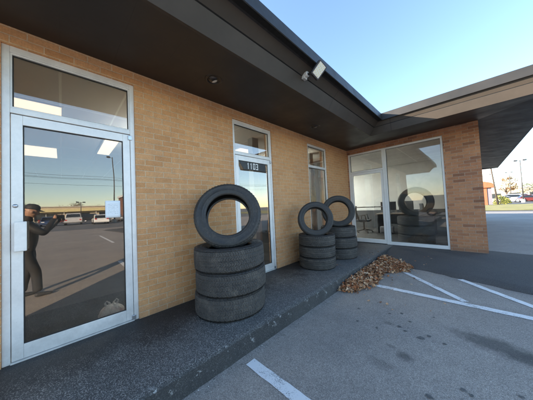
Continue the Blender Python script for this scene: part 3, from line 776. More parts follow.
# ================================================================== INSIDE THE OFFICE
M_chair = simple('chair_blue_grey', (.05, .07, .09), .7)
def office_chair(x, y, rz, label):
    t = empty('office_chair', label, 'office chair', (x, y, 0), R_(rz), 'office chairs at the desk')
    MB().prism([(-.24, .44), (.24, .44), (.26, .48), (.24, .52), (-.24, .52), (-.26, .48)], 'y', -.24, .24).build('seat', M_chair, t, bevel=.02)
    mb = MB(); vs = []; n = 8
    for i in range(n + 1):
        z = .55 + .52 * i / n; xx = -.24 - .05 * math.sin(i / n * 3.1) - .07 * i / n; w = .23 * (1 - .15 * abs(i / n - .5))
        vs += [(xx, -w, z), (xx - .03, 0, z), (xx, w, z)]
    mb.add(vs, [(i * 3 + k, i * 3 + k + 1, (i + 1) * 3 + k + 1, (i + 1) * 3 + k) for i in range(n) for k in range(2)])
    b = mb.build('backrest', M_chair, t, smooth=True); s = b.modifiers.new('s', 'SOLIDIFY'); s.thickness = .045
    MB().tube([(-.05, 0, .42), (-.27, 0, .44), (-.30, 0, .70)], .018).build('back_bar', M_black, t)
    for sy in (-1, 1): MB().tube([(-.12, sy * .26, .47), (-.14, sy * .29, .68), (.10, sy * .29, .70), (.14, sy * .26, .5)], .017).build('armrest', M_black, t, smooth=True)
    bs = MB().tube([(0, 0, .08), (0, 0, .44)], .028)
    for k in range(5):
        a = k * 2 * math.pi / 5 + .3; c, s_ = math.cos(a), math.sin(a)
        bs.tube([(0, 0, .12), (.30 * c, .30 * s_, .075)], [.025, .014], 8); bs.lathe([(0, -.012), (.028, -.012), (.028, .012), (0, .012)], 14, Matrix.Translation((.30 * c, .30 * s_, .03)) @ Matrix.Rotation(a, 4, 'Z') @ Matrix.Rotation(R_(90), 4, 'X'))
    bs.build('base', M_black, t)
office_chair(-.42, 8.70, 10, 'blue-grey office chair behind the glass door at left end of desk')
office_chair(1.10, 9.5, 200, 'dark office chair beside the computers behind the shop window')
def desk(x, y, label):
    t = empty('desk', label, 'desk', (x, y, 0))
    MB().box(-.9, .9, -.38, .38, .72, .75).build('desktop', simple('laminate', (.22, .17, .13), .4), t, bevel=.004)
    MB().box(-.86, -.83, -.34, .34, 0, .72).box(.83, .86, -.34, .34, 0, .72).box(-.83, .83, .28, .30, .3, .72).build('desk_frame', M_black, t)
    MB().box(.36, .82, -.34, .26, .05, .715).build('drawer_unit', simple('grey_cabinet', (.14, .14, .15), .5), t)
desk(.95, 9.05, 'long office desk with computers behind the shop window')
def monitor(x, y, rz, label):
    t = empty('monitor', label, 'monitor', (x, y, .75), R_(rz), 'computer monitors on the desk')
    MB().box(-.26, .26, -.02, .02, .12, .44).build('screen', M_black, t, bevel=.006)
    MB().box(-.03, .03, .02, .04, .0, .25).box(-.11, .11, -.08, .10, 0, .012).build('stand', M_black, t)
monitor(.40, 9.1, 15, 'black monitor at the left end of the office desk')
monitor(.98, 9.12, -20, 'black monitor next to the standing tire behind the shop window')
def printer():
    t = empty('printer', 'low grey printer standing on the office floor under the desk', 'printer', (.40, 8.75, 0), R_(10))
    MB().box(-.22, .22, -.2, .2, .02, .26).build('printer_case', simple('printer_grey', (.25, .25, .26), .5), t, bevel=.02)
    MB().box(-.17, .17, -.29, -.2, .06, .075).build('paper_tray', M_black, t)
printer()
# plastic bag on the floor behind door 1
def bag():
    m = N('bag_plastic'); co = m.co(); nz = m.noise(co, 8, 4); m.base(m.mix(m.ramp(m.noise(co, 5.5, 1), [(.57, (0, 0, 0)), (.66, (1, 1, 1))]), (.92, .93, .98), (.85, .40, .46)))
    m.rough(.3); m.bump(m.noise(co, 22, 5, .7), .9, .03)
    rnd = random.Random(4); t = empty('plastic_bag', 'knotted pale carrier bag on the floor behind the left glass door', 'bag', (-.15, .385, 0))
    mb = MB(); nu, nv = 40, 22; vs = []
    for j in range(nv + 1):
        v = j / nv; prof = math.sin(min(1, v * 1.06) * math.pi * .93) ** .62 if 0 < v < 1 else 0
        for i in range(nu):
            a = 2 * math.pi * i / nu; fold = 1 + .10 * math.sin(a * 7 + v * 3) * (v) + .06 * math.sin(a * 13 - v * 5) * v + rnd.uniform(-.02, .02)
            r = (.10 * prof + .008) * fold
            vs.append((r * .8 * math.cos(a), r * 1.05 * math.sin(a), .012 + .20 * v - .012 * (1 - v)))
    mb.add(vs, [(j * nu + i, j * nu + (i + 1) % nu, (j + 1) * nu + (i + 1) % nu, (j + 1) * nu + i) for j in range(nv) for i in range(nu)])
    mb.build('bag_body', m.m, t, smooth=True)
    for s in (-1, 1):
        h = MB().tube([(0, s * .01, .19), (.0, s * .02, .225), (.01, s * .045, .255), (.01, s * .06, .235), (.0, s * .05, .205), (0, s * .03, .185)], [.012, .009, .006, .008, .01, .012], 8); h.build('bag_handle', m.m, t, smooth=True)
bag()

# ================================================================== PHOTOGRAPHER (seen in the glass)
def skin(name, chains, mat, parent=None, sub=2, root=0):
    """chains: dict id->(pos,radius); edges list"""
    pts, edges = chains; me = bpy.data.meshes.new(name); me.from_pydata([p[0] for p in pts], edges, [])
    o = bpy.data.objects.new(name, me); COL.objects.link(o); me.materials.append(mat)
    sk = o.modifiers.new('skin', 'SKIN'); sk.use_smooth_shade = True; sk.branch_smoothing = .2
    me.skin_vertices.new() if not me.skin_vertices else None
    for i, p in enumerate(pts):
        r = p[1]; me.skin_vertices[0].data[i].radius = r if isinstance(r, tuple) else (r, r)
    me.skin_vertices[0].data[root].use_root = True
    su = o.modifiers.new('sub', 'SUBSURF'); su.levels = sub; su.render_levels = sub
    if parent: o.parent = parent
    return o
def person():
    M_skin = simple('skin', (.42, .24, .16), .5, 0, .06); M_jkt = simple('black_jacket', (.014, .013, .013), .65, 0, .3, 9, .3)
    M_pants = simple('dark_trousers', (.022, .022, .025), .8, 0, .2, 9, .3); M_cap = simple('black_cap', (.02, .02, .022), .7); M_shoe = simple('shoe', (.03, .03, .032), .6)
    M_sunlit_jkt = simple('sunlit_jacket_brown', (.10, .045, .022), .8)  # sunlight on the jacket's front, put in as a brown colour
    t = empty('person', 'photographer in black cap and dark jacket holding up a phone, mirrored in the left door', 'person', (2.66, -.40, -.17))
    W = lambda x, y, z: (x - 2.66, y + .40, z + .17)
    phone = CAM - cf * .008
    hr = phone + cr * .070 - cf * .012 - cu * .008; hl = phone - cr * .070 - cf * .012 - cu * .008
    # one continuous body
    P = []; E = []
    def v(p, r): P.append((W(*p), r)); return len(P) - 1
    def e(*ids):
        for a, b in zip(ids, ids[1:]): E.append((a, b))
    pel = v((2.66, -.44, .70), (.165, .145)); bel = v((2.665, -.44, .86), (.175, .15)); ch = v((2.66, -.43, 1.03), (.185, .15)); ub = v((2.655, -.43, 1.14), (.12, .10)); nk = v((2.65, -.415, 1.21), .052); hd0 = v((2.648, -.39, 1.265), .05)
    e(pel, bel, ch, ub, nk, hd0)
    for s, foot, knee, hand in ((-1, (2.56, -.31, -.10), (2.575, -.33, .29), hl), (1, (2.77, -.50, -.10), (2.76, -.45, .29), hr)):
        hip = v((2.66 + s * .085, -.44, .60), .095); kn = v(knee, .066); an = v((foot[0], foot[1], -.06), .042)
        e(pel, hip, kn, an)
        sh = v((2.655 + s * .17, -.42, 1.09), .078)
        el = v((2.655 + s * .24, -.25, .90) if s > 0 else (2.655 + s * .19, -.22, .90), .064)
        h = Vector(hand); elp = Vector((2.655 + s * .24, -.25, .90)) if s > 0 else Vector((2.655 + s * .19, -.22, .92))
        wr = h + (elp - h).normalized() * .07 + Vector((0, -.02, 0)); wi = v(tuple(wr), (.040, .036)); e(ch, sh, el, wi)
        pm = v(tuple(h - cf * .02 + (elp - h).normalized() * .03), (.036, .018)); e(wi, pm)
    body = skin('body', (P, E), M_jkt, t)
    # trousers and boots as clothing
    Q = []; F_ = []
    def q(p, r): Q.append((W(*p), r)); return len(Q) - 1
    a00 = q((2.66, -.44, .80), (.12, .10)); a0 = q((2.66, -.44, .66), (.125, .11)); F_.append((a00, a0)); 
    for s, foot, knee in ((-1, (2.56, -.31, -.10), (2.575, -.33, .29)), (1, (2.77, -.50, -.10), (2.76, -.45, .29))):
        a1 = q((knee[0] * .45 + (2.66 + s * .095) * .55, -.42, .48), .092); a2 = q(knee, .074); a3 = q((foot[0], foot[1], .0), .066); a4 = q((foot[0], foot[1], -.085), .070); F_ += [(a0, a1), (a1, a2), (a2, a3), (a3, a4)]
    skin('trousers', (Q, F_), M_pants, t)
    skin('sunlit_jacket_front', ([(W(2.61, -.40, .80), (.12, .09)), (W(2.60, -.40, 1.0), (.125, .10)), (W(2.61, -.405, 1.10), (.09, .08))], [(0, 1), (1, 2)]), M_sunlit_jkt, t)
    for s, foot, ang in ((-1, (2.56, -.31), 80), (1, (2.77, -.50), 70)):
        c, s_ = math.cos(R_(ang)), math.sin(R_(ang))
        skin('shoe', ([(W(foot[0] - c * .04, foot[1] - s_ * .04, -.125), (.042, .042)), (W(foot[0] + c * .06, foot[1] + s_ * .06, -.130), (.044, .036)), (W(foot[0] + c * .15, foot[1] + s_ * .15, -.140), (.042, .026)), (W(foot[0] + c * .19, foot[1] + s_ * .19, -.143), (.03, .02))], [(0, 1), (1, 2), (2, 3)]), M_shoe, t)
    # head: lathe-like sculpt looking to the phone (direction ~ +y)
    hc = Vector(W(2.645, -.375, 1.315)); dirv = (Vector(W(*CAM)) - hc); yaw = math.atan2(dirv.y, dirv.x)
    Hm = Matrix.Translation(hc) @ Matrix.Rotation(yaw, 4, 'Z') @ Matrix.Rotation(R_(12), 4, 'Y')
    mb = MB(); nu, nv = 40, 30; vs = []
    for j in range(nv + 1):
        ph = math.pi * j / nv; zz = .112 * math.cos(ph); rr = math.sin(ph)
        for i in range(nu):
            a = 2 * math.pi * i / nu; x = .092 * rr * math.cos(a); y = .074 * rr * math.sin(a)
            if zz < 0: y *= 1 - .30 * (-zz / .112) ** 1.3; x *= 1 - .10 * (-zz / .112)
            if x > 0:
                fy = abs(y)
                if fy < .014 and -.045 < zz < .02: x += .022 * (1 - fy / .014) * (1 - abs(zz + .022) / .045 if zz < 0 else .3 * (1 - zz / .02))  # nose
                if .012 < fy < .045 and -.008 < zz < .022: x -= .009                    # eye sockets
                if fy < .028 and abs(zz + .062) < .006: x -= .005                          # mouth
                if fy < .025 and abs(zz + .052) < .006: x += .004
                if zz < -.085 and fy < .03: x += .010                                     # chin
            vs.append(Hm @ Vector((x, y, zz)))
    mb.add(vs, [(j * nu + i, j * nu + (i + 1) % nu, (j + 1) * nu + (i + 1) % nu, (j + 1) * nu + i) for j in range(nv) for i in range(nu)])
    hd = mb.build('head', M_skin, t, smooth=True)
    for s in (-1, 1):
        MB().lathe([(0, .008), (.012, .007), (.024, .0), (.022, -.006), (0, -.008)], 14, Hm @ Matrix.Translation((-.01, s * .076, -.01)) @ Matrix.Rotation(R_(90), 4, 'X')).build('ear', M_skin, hd, smooth=True)
        MB().lathe([(0, .011), (.008, .008), (.011, 0), (.008, -.008), (0, -.011)], 12, Hm @ Matrix.Translation((.072, s * .028, .008))).build('eye', simple('eye', (.3, .28, .26), .2), hd, smooth=True)
    cap = MB().lathe([(.093, .035), (.096, .05), (.096, .075), (.086, .105), (.055, .128), (.0, .136)], 32, Hm @ Matrix.Diagonal((1.02, .86, 1, 1)))
    brim = []
    for i in range(13):
        a = -math.pi / 2 + math.pi * i / 12; brim += [(.09 * math.cos(a), .078 * math.sin(a), .043), (.05 + .115 * math.cos(a), .072 * math.sin(a), .030 - .012 * abs(math.sin(a)))]
    cap.add([Hm @ Vector(p) for p in brim], [(2 * i, 2 * i + 1, 2 * i + 3, 2 * i + 2) for i in range(12)])
    c_ = cap.build('cap', M_cap, t, smooth=True); s = c_.modifiers.new('s', 'SOLIDIFY'); s.thickness = .004
    skin('hair', ([(tuple(Hm @ Vector((-.045, 0, .03))), (.062, .062)), (tuple(Hm @ Vector((-.05, 0, -.03))), (.055, .055))], [(0, 1)]), simple('hair', (.015, .012, .01), .6), t)
    # hands: palm + five fingers each, gripping the phone edges from behind
    for s, h in ((1, hr), (-1, hl)):
        o0 = h - cf * .02; HP = []; HE = []
        def hv(p, r): HP.append((tuple(Vector(W(*p))), r)); return len(HP) - 1
        w0 = hv(o0 - cu * .07 + cr * s * .012, (.026, .019)); p0 = hv(o0 - cu * .02 + cr * s * .014, (.032, .017)); p1 = hv(o0 + cu * .02 + cr * s * .010, (.032, .015)); HE += [(w0, p0), (p0, p1)]
        for k in range(4):
            up = .046 - .021 * k; L = [.036, .040, .037, .028][k]
            a = hv(o0 + cu * up + cr * s * .010, .0085); b = hv(o0 + cu * (up + .003) - cr * s * (L * .5) + cf * -.004, .008); c = hv(o0 + cu * up - cr * s * L + cf * .004, .007)
            HE += [(p1 if k < 2 else p0, a), (a, b), (b, c)]
        a = hv(o0 - cu * .02 + cr * s * .016 + cf * .006, .010); b = hv(o0 - cu * .002 + cr * s * .018 + cf * .010, .009); c = hv(o0 + cu * .018 + cr * s * .014 + cf * .012, .0075); HE += [(p0, a), (a, b), (b, c)]
        skin('hand', (HP, HE), M_skin, t, sub=2)
    ph = empty('phone', 'black phone held level at face height by the photographer', 'phone', tuple(phone))
    Pm = Matrix((cr, cu, -cf)).transposed().to_4x4()
    MB().box(-.076, .076, -.037, .037, .0, .009, mat=Pm).build('phone_case', M_black, ph, bevel=.003)
    MB().lathe([(.0, .0), (.006, .0)], 12, Pm @ Matrix.Translation((-.05, .015, -.001))).build('lens', M_steel, ph)
person()

# ================================================================== CARS
def car_mat(c, name):
    m = N(name); m.base(c); m.rough(.28); m.b.inputs['Coat Weight'].default_value = .6; m.b.inputs['Coat Roughness'].default_value = .08; return m.m
car_paints = {'silver': (.45, .46, .48), 'white': (.75, .75, .74), 'black': (.02, .02, .022), 'dark blue': (.03, .05, .12), 'red': (.13, .02, .018), 'grey': (.16, .165, .17), 'tan': (.30, .22, .12)}
M_rubber = simple('car_tire', (.02, .02, .02), .8); M_headl = simple('headlamp', (.7, .7, .7), .1); M_taill = simple('taillamp', (.4, .02, .02), .2)
def make_car(kind, paint):
    L, Wd, H = {'sedan': (4.6, 1.78, 1.44), 'suv': (4.7, 1.9, 1.75), 'pickup': (5.5, 1.95, 1.85), 'van': (5.0, 1.95, 1.95)}[kind]
    t = empty('parked_car', '', 'car'); pm = car_mat(car_paints[paint], paint.replace(' ', '_') + '_car_paint'); h = L / 2
    belt = H * .58
    low = {'sedan': [(-h, .35), (-h + .05, .75), (-h + .2, belt * 1.0), (-h + 1.0, belt + .03), (h - 1.35, belt + .0), (h - .35, belt - .13), (h - .02, .62), (h, .32), (h - .15, .24), (-h + .15, .24)],
           'suv': [(-h, .4), (-h + .03, belt), (-h + .1, belt + .02), (h - 1.15, belt), (h - .25, belt - .12), (h, .7), (h, .36), (h - .15, .28), (-h + .15, .28)],
           'pickup': [(-h, .5), (-h, 1.1), (-h + .05, 1.15), (h - 1.35, 1.15), (h - .2, 1.05), (h, .85), (h, .45), (h - .15, .36), (-h + .15, .36)],
           'van': [(-h, .4), (-h + .03, belt), (-h + .1, belt + .02), (h - .9, belt), (h - .2, belt - .25), (h, .7), (h, .36), (h - .15, .28), (-h + .15, .28)]}[kind]
    top = {'sedan': [(-h + .75, belt), (-h + 1.35, H - .04), (-h + 1.8, H), (h - 2.3, H - .02), (h - 1.35, belt)],
           'suv': [(-h + .12, belt), (-h + .35, H - .05), (-h + .7, H), (h - 2.1, H - .03), (h - 1.2, belt)],
           'pickup': [(-.65, 1.15), (-.55, H - .05), (-.35, H), (h - 2.2, H - .02), (h - 1.4, 1.15)],
           'van': [(-h + .1, belt), (-h + .2, H - .05), (-h + .5, H), (h - 1.7, H - .04), (h - .85, belt)]}[kind]
    def wheel_cut(poly): return poly
    # body sides slightly tumbled
    b = MB(); b.prism(low, 'y', -Wd / 2, Wd / 2); bo = b.build('car_body', pm, t, bevel=.07, seg=3)
    cx = sum(p[0] for p in top) / len(top); n = len(top); vs = []
    for s in (-1, 1):
        for x, z in top:
            f = (z - belt) / max(.01, H - belt); vs.append((x, s * (Wd / 2 - .04 - .17 * max(0, f)), z))
    MB().add(vs, [tuple(range(n)), tuple(range(n, 2 * n))[::-1]] + [(i, i + n, (i + 1) % n + n, (i + 1) % n) for i in range(n)]).build('cabin', pm, t, bevel=.04, seg=2)
    # windows: side panes, windscreen, rear glass, standing just proud of the cabin
    for s in (-1, 1):
        g = MB()
        ins = [(cx + (x - cx) * .90, belt + .05 + (z - belt) * .80) for x, z in top]
        pts = []
        for x, z in ins: f = (z - belt) / (H - belt); pts.append((x, s * (Wd / 2 - .04 - .17 * max(0, f) + .006), z))
        g.add(pts, [tuple(range(n))]); g.build('side_window', M_carglass, t)
    def slope(i, j, nm):
        a, c = top[i], top[j]; d = Vector((c[0] - a[0], 0, c[1] - a[1])); nn = Vector((-d.z, 0, d.x)).normalized() * .008
        if nn.x * (a[0] - cx) < 0: nn = -nn
        q = []
        for tt in (.1, .88):
            x = a[0] + d.x * tt; z = a[1] + d.z * tt; f = (z - belt) / (H - belt); w = Wd / 2 - .12 - .17 * max(0, f)
            q += [(x + nn.x, -w, z + abs(nn.z)), (x + nn.x, w, z + abs(nn.z))]
        MB().add(q, [(0, 1, 3, 2)]).build(nm, M_carglass, t)
    slope(n - 1, n - 2, 'windscreen'); slope(0, 1, 'rear_window')
    for x in (-h + .85, h - .9):
        for s in (-1, 1):
            wm = Matrix.Translation((x, s * (Wd / 2 - .09), .33)) @ Matrix.Rotation(R_(90), 4, 'X')
            w = MB().lathe([(.22, -.11), (.31, -.11), (.335, -.08), (.335, .08), (.31, .11), (.22, .11)], 28, wm).build('wheel', M_rubber, t, smooth=True)
            MB().lathe([(0, -.085), (.06, -.09), (.2, -.075), (.225, -.10), (.225, .10), (.2, .075), (.06, .09), (0, .085)], 24, wm).build('rim', M_steel, w, smooth=True)
    for s in (-1, 1):
        zz = low[5][1] - .12 if kind != 'sedan' else .62
        MB().box(h - .16, h + .006, s * (Wd / 2 - .3) - .16, s * (Wd / 2 - .3) + .16, .60, .74).build('headlight', M_headl, t, bevel=.02)
        MB().box(-h - .006, -h + .1, s * (Wd / 2 - .2) - .12, s * (Wd / 2 - .2) + .12, .72, .9).build('taillight', M_taill, t, bevel=.02)
    if kind == 'pickup': MB().box(-h + .08, -.75, -Wd / 2 + .1, Wd / 2 - .1, 1.13, 1.155).build('bed_opening', M_black, t)
    return t
car_protos = {}
def place_car(kind, paint, x, y, rz, label, group='cars parked across the lot', z=-.17):
    k = (kind, paint)
    if k not in car_protos: t = car_protos[k] = make_car(kind, paint)
    else: t = copy_tree(car_protos[k])
    t['label'] = label; t['group'] = group; t.location = (x, y, z); t.rotation_euler = (0, 0, R_(rz)); return t
lotcars = [('suv', 'white', 41, -4.2, 0), ('sedan', 'dark blue', 42, -1.4, 178), ('pickup', 'silver', 43, 1.4, 2), ('sedan', 'white', 39, 4.3, 0), ('suv', 'grey', 46, 7.2, 180), ('sedan', 'silver', 44, 10.0, 0),
           ('van', 'white', 55, -7, 90), ('sedan', 'red', 57, -1, 90), ('suv', 'black', 56, 5.0, 92), ('sedan', 'grey', 56, 11.5, 88), ('suv', 'silver', 55, 18, 90), ('sedan', 'dark blue', 45, 13, 0), ('pickup', 'red', 45, -7.4, 0), ('suv', 'white', 46, 16.5, 0)]
spots_ = ['left of the dark blue sedan', 'right of the white front-row wagon', 'behind the photographer', 'nearest in the lit lot', 'in the middle of the front row', 'right of the grey wagon', 'at the far left by the long store', 'left in the far row by the long store', 'in the middle of the far row by the long store', 'right in the far row by the long store', 'at the far right by the long store', 'right in the front row', 'at the left end of the front row', 'at the right end of the front row']
names = {'suv': 'tall wagon', 'sedan': 'sedan', 'pickup': 'pickup', 'van': 'van'}
for (k, p, x, y, rz), s in zip(lotcars, spots_): place_car(k, p, x, y, rz, '%s %s parked %s' % (p, names[k], s))
place_car('suv', 'tan', 1.9, -9.5, 5, 'tan wagon mirrored at the right edge of the shop window', 'car mirrored in the shop window')
M_conc = simple('pale_concrete', (.42, .40, .36), .8); M_yel = simple('yellow_sign_band', (.55, .47, .24), .6); M_storeglass = simple('dark_storefront', (.03, .035, .04), .2)
# ================================================================== ACROSS THE LOT (mirrored)
def store(x, y0, y1, h, wall, band, name, label, cat='building'):
    t = empty(name, label, cat, (x, (y0 + y1) / 2, -.17)); L = (y1 - y0) / 2
    MB().box(0, 25, -L, L, 0, h).build('wall', wall, t)
    MB().box(-1.6, -.0, -L, L, h * .66, h * .86).build('canopy', band, t, bevel=.05)
    MB().box(-.3, 25, -L - .1, L + .1, h, h + .25).build('roof', M_conc, t)
    k = int(2 * L / 7)
    for i in range(k):
        a = -L + (i + .5) * 2 * L / k; w = MB().box(-.03, -.005, a - 2.4, a + 2.4, .3, h * .55).build('window', M_storeglass, t)
        MB().box(-.06, -.032, a - .06, a + .06, .3, h * .55).build('mullion', M_white, w)
        MB().box(-1.5, -1.3, a - 3.4, a - 3.2, 0, h * .62).build('post', M_conc, t)
M_beige = simple('beige_block', (.45, .38, .28), .8)
store(84, -14, 22, 4.2, M_beige, M_yel, 'strip_store', 'long low store with a yellow canopy band beyond the lot, mirrored in the left door')
store(70, 24, 52, 3.8, simple('grey_block', (.34, .33, .31), .8), simple('blue_band', (.10, .16, .30), .6), 'strip_store', 'grey low store with a blue canopy band far right across the lot')
def small_brick():
    t = empty('brick_shop', 'small dark red brick shop beyond the light pole, mirrored beside the notice', 'building', (46, 12.5, -.17))
    m = brick_mat('far_brick', True, (.25, .09, .05), (.2, .07, .04), (.28, .11, .06), (.3, .25, .2))
    MB().box(0, 8, -3.4, 3.4, 0, 4.9).build('wall', m, t); MB().box(-.3, 8.2, -3.6, 3.6, 4.9, 5.3).build('roof', M_white, t)
    MB().box(-.05, 0, -2.4, 1.2, .9, 2.6).build('window', M_storeglass, t); MB().box(-.05, 0, 1.8, 2.8, 0, 2.3).build('door', M_black, t)
small_brick()
def light_pole(x, y, h, heads, label, rz=0, lean_=0, group='lamp poles'):
    t = empty('street_lamp', label, 'street lamp', (x, y, -.17), R_(rz), group)
    MB().tube([(0, 0, 0), (0, 0, .6)], [.28, .26], 16).build('footing', M_conc, t)
    MB().tube([(0, 0, .6), (0, 0, h)], [.10, .06], 12).build('pole', M_poleg, t, smooth=True)
    for s in heads:
        MB().tube([(0, 0, h - .15), (0, s * .4, h - .1)], .035, 8).build('arm', M_poleg, t)
        hd = MB().prism([(-.22, h - .16), (.22, h - .16), (.16, h + .08), (-.16, h + .08)], 'y', s * .32, s * .80).build('lamp_head', M_black, t, bevel=.02)
M_poleg = simple('pole_grey', (.06, .06, .062), .6)
light_pole(40, 6.26, 11.1, (1,), 'tall single-headed lamp pole mirrored above the paper notice', 180)
light_pole(62, 3.2, 4.6, (-1, 1), 'short twin lamp pole standing in the lit lot, mirrored mid door')
# overhead wires on wooden poles along the road
M_wood = simple('pole_wood', (.06, .045, .035), .85); M_wire = simple('wire', (.02, .02, .02), .6)
wp = [(46, -70), (46, -32), (46, 60), (46, 100)]
for i, (x, y) in enumerate(wp):
    t = empty('utility_pole', ['wooden utility pole far down the road on the left', 'wooden utility pole on the left beyond the lot', 'wooden utility pole on the right beyond the lot', 'wooden utility pole far down the road on the right'][i], 'utility pole', (x, y, -.17), group='utility poles along the road')
    MB().tube([(0, 0, 0), (0, 0, 10)], [.17, .11], 12).build('pole', M_wood, t, smooth=True); MB().box(-1.1, 1.1, -.06, .06, 8.9, 9.05).build('crossarm', M_wood, t)
for j, (dx, z) in enumerate([(-.9, 8.8), (.0, 9.3), (.9, 8.9), (0, 7.7)]):
    mb = MB()
    for (x0, y0), (x1, y1) in zip(wp, wp[1:]):
        sag = .9 * ((y1 - y0) / 92) ** 2
        mb.tube([(x0 + dx, y0 + (y1 - y0) * k / 16, z - .17 - sag * 4 * (k / 16) * (1 - k / 16)) for k in range(17)], .018, 6)
    tag(mb.build('power_line', M_wire), ['overhead wire nearest the shop', 'topmost overhead wire', 'overhead wire farthest from the shop', 'lowest thick overhead wire'][j] + ' strung between the utility poles', 'power line', 'overhead wires')

# ================================================================== TREES
def leafcol(name, a, b, c):
    m = N(name); g = m.n('NewGeometry'); m.base(m.ramp(g.outputs['Random Per Island'], [(0, a), (.5, b), (1, c)])); m.rough(.85); return m.m
M_fol = [leafcol('bare_twigs', (.16, .11, .06), (.22, .16, .08), (.27, .20, .10)), leafcol('dull_green', (.05, .07, .02), (.08, .10, .03), (.12, .12, .04)), leafcol('rust_leaves', (.22, .10, .03), (.30, .16, .05), (.16, .10, .04))]
M_bark = simple('bark', (.10, .075, .055), .9)
def tree(x, y, h, r, kind, label, seed, group='trees beyond the lots', zb=-.17):
    rnd = random.Random(seed); t = empty('tree', label, 'tree', (x, y, zb), 0, group)
    tr = MB().tube([(0, 0, 0), (.05, 0, h * .3), (rnd.uniform(-.2, .2), 0, h * .55)], [.035 * h, .025 * h, .012 * h], 8)
    for k in range(7):
        a = rnd.uniform(0, 6.28); z0 = h * rnd.uniform(.25, .5); tr.tube([(0, 0, z0), (r * .35 * math.cos(a), r * .35 * math.sin(a), z0 + h * .15), (r * .75 * math.cos(a), r * .75 * math.sin(a), z0 + h * .30)], [.014 * h, .009 * h, .003 * h], 6)
    tr.build('trunk', M_bark, t, smooth=True)
    mb = MB(); cl = []
    for k in range(16):
        a = rnd.uniform(0, 6.28); q = rnd.random() ** .5; cl.append((q * r * .8 * math.cos(a), q * r * .8 * math.sin(a), h * rnd.uniform(.38, .92), r * rnd.uniform(.22, .42)))
    for cx, cy, cz, cr_ in cl:
        for _ in range(70):
            d = Vector((rnd.gauss(0, 1), rnd.gauss(0, 1), rnd.gauss(0, .8))).normalized() * cr_ * rnd.uniform(.4, 1.1)
            p = Vector((cx, cy, cz)) + d; s = h * .022 * rnd.uniform(.6, 1.4)
            u = Vector((rnd.gauss(0, 1), rnd.gauss(0, 1), rnd.gauss(0, 1))).normalized(); w = u.orthogonal().normalized()
            mb.add([p - u * s, p + w * s * .6, p + u * s, p - w * s * .6], [(0, 1, 2, 3)])
    mb.build('crown', M_fol[kind], t)
# behind the left-hand wall the photo shows none; far right and mirrored horizon
rnd = random.Random(21)
side_w = ['far left', 'left', 'left of centre', 'centre', 'right of centre', 'right', 'far right']
for k in range(16):
    tree(135 + rnd.uniform(-10, 15), -42 + k * 8 + rnd.uniform(-3, 3), rnd.uniform(5.5, 8.5), rnd.uniform(4, 6), k % 3, ['brown-twigged tree', 'dull green tree', 'rusty-leaved tree'][k % 3] + ' number %d from the left on the skyline behind the long store' % (k + 1), 100 + k, 'skyline trees behind the long store')

# ================================================================== FAR RIGHT BACKGROUND
light_pole(9.6, 62, 8.1, (-1, 1), 'taller twin-headed lamp pole rising behind the lawn at the right', 90, group='lamp poles at the right')
light_pole(11.0, 95, 8.5, (-1, 1), 'shorter-looking twin-headed lamp pole farther off, left of the taller one', 90, group='lamp poles at the right')
M_orange = simple('orange_panel', (.30, .085, .035), .6); M_cream = simple('cream_panel', (.70, .62, .45), .7)
def drive_in():
    t = empty('roadside_kiosk', 'small orange and cream roadside kiosk with a rounded awning beside the brick pier', 'kiosk', (5.05, 52, -.15))
    MB().box(-1.6, -.45, -.6, .6, 0, 3.0).build('orange_wall', M_orange, t); MB().box(-.44, .1, -.5, .5, 0, 2.9).build('grey_wall', simple('kiosk_grey', (.16, .15, .18), .7), t)
    MB().prism([(-1.9, 2.9), (.55, 2.9), (.5, 3.35), (.1, 3.75), (-.6, 3.95), (-1.5, 3.9)], 'y', -.9, .9).build('awning', M_orange, t, bevel=.06)
    MB().prism([(-1.5, 4.0), (.2, 4.0), (-.1, 4.7), (-.9, 5.2), (-1.5, 4.9)], 'y', -.2, .2).build('sign_panel', M_cream, t, bevel=.04)
    MB().tube([(-1.4, 0, 5.0), (-1.4, 0, 6.6)], .06).tube([(.1, 0, 5.0), (.1, 0, 6.6)], .06).build('sign_post', M_black, t)
    MB().box(-1.6, .25, -.15, .15, 5.3, 6.5).build('sign_board', simple('pale_sign', (.60, .60, .58), .5), t, bevel=.05)
drive_in()
def util():
    t = empty('utility_pole', 'leaning dark utility pole just right of the orange kiosk', 'utility pole', (5.65, 50, -.15))
    MB().tube([(0, 0, 0), (-.25, 0, 3.5), (-.6, 0, 8.2)], [.12, .10, .08], 10).build('pole', M_wood, t, smooth=True)
util()
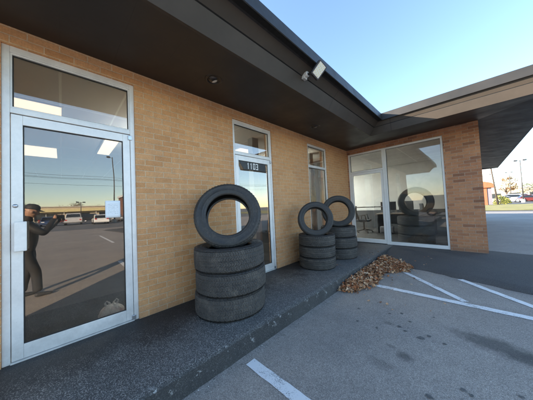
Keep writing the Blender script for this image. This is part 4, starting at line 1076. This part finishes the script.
def bush(x, y, r, h, mi, label, seed):
    rnd = random.Random(seed); mb = MB(); t = empty('bush', label, 'bush', (x, y, -.12), 0, 'bushes on the lawn')
    st = MB()
    for k in range(5): a = rnd.uniform(0, 6.28); st.tube([(0, 0, 0), (r * .5 * math.cos(a), r * .5 * math.sin(a), h * .6)], [.03, .01], 6)
    st.build('stem', M_bark, t)
    for _ in range(900):
        d = Vector((rnd.gauss(0, 1), rnd.gauss(0, 1), abs(rnd.gauss(0, 1)))).normalized() * rnd.uniform(.6, 1.05); p = Vector((d.x * r, d.y * r, d.z * h)); s = .08
        u = Vector((rnd.gauss(0, 1), rnd.gauss(0, 1), rnd.gauss(0, 1))).normalized(); w = u.orthogonal().normalized(); mb.add([p - u * s, p + w * s * .6, p + u * s, p - w * s * .6], [(0, 1, 2, 3)])
    mb.build('foliage', mi, t)
M_yg = leafcol('yellow_green', (.22, .22, .04), (.32, .30, .06), (.26, .26, .05))
bush(6.0, 51, .85, 1.5, M_yg, 'yellow-green bush beside the leaning utility pole', 5)
bush(7.1, 58, .7, 1.0, M_yg, 'smaller yellow-green bush right of the leaning pole', 6)
for k, (kd, p, x, y, lab) in enumerate([('sedan', 'silver', 7.8, 66, 'silver sedan beyond the lawn left of the lamp pole'), ('suv', 'white', 9.8, 72, 'white wagon beyond the lawn behind the lamp poles'), ('sedan', 'red', 10.9, 66.5, 'red sedan beyond the lawn at the lamp pole'),
        ('sedan', 'grey', 13.2, 74, 'grey sedan beyond the lawn at the right edge'), ('pickup', 'silver', 12.2, 88, 'silver pickup far off between the lamp poles')]):
    place_car(kd, p, x, y, 5 * k, lab, 'cars parked beyond the lawn')
def far_building(x, y, w, d, h, m, label):
    t = empty('far_building', label, 'building', (x, y, -.17), 0, 'low buildings on the horizon')
    MB().box(-w / 2, w / 2, 0, d, 0, h).build('wall', m, t); MB().box(-w / 2 - .2, w / 2 + .2, -.2, d, h, h + .35).build('roof', M_conc, t)
    for k in range(int(w / 5)): MB().box(-w / 2 + 1.2 + 5 * k, -w / 2 + 4 + 5 * k, -.06, -.01, .6, h * .6).build('window', M_storeglass, t)
far_building(18, 125, 22, 12, 4.2, M_beige, 'low beige building on the horizon behind the lamp poles')
far_building(42, 140, 20, 12, 5, M_conc, 'low pale building on the horizon at the right edge')
rnd = random.Random(8)
for k in range(12):
    tree(8 + k * 4.6 + rnd.uniform(-1, 1), 112 + rnd.uniform(-8, 40), rnd.uniform(5, 8.5), rnd.uniform(3, 4.5), (k * 2) % 3, ['brown-twigged tree', 'dull green tree', 'rusty-leaved tree'][(k * 2) % 3] + ' standing %d from the left on the skyline beyond the lawn' % (k + 1), 300 + k, 'skyline trees beyond the lawn')
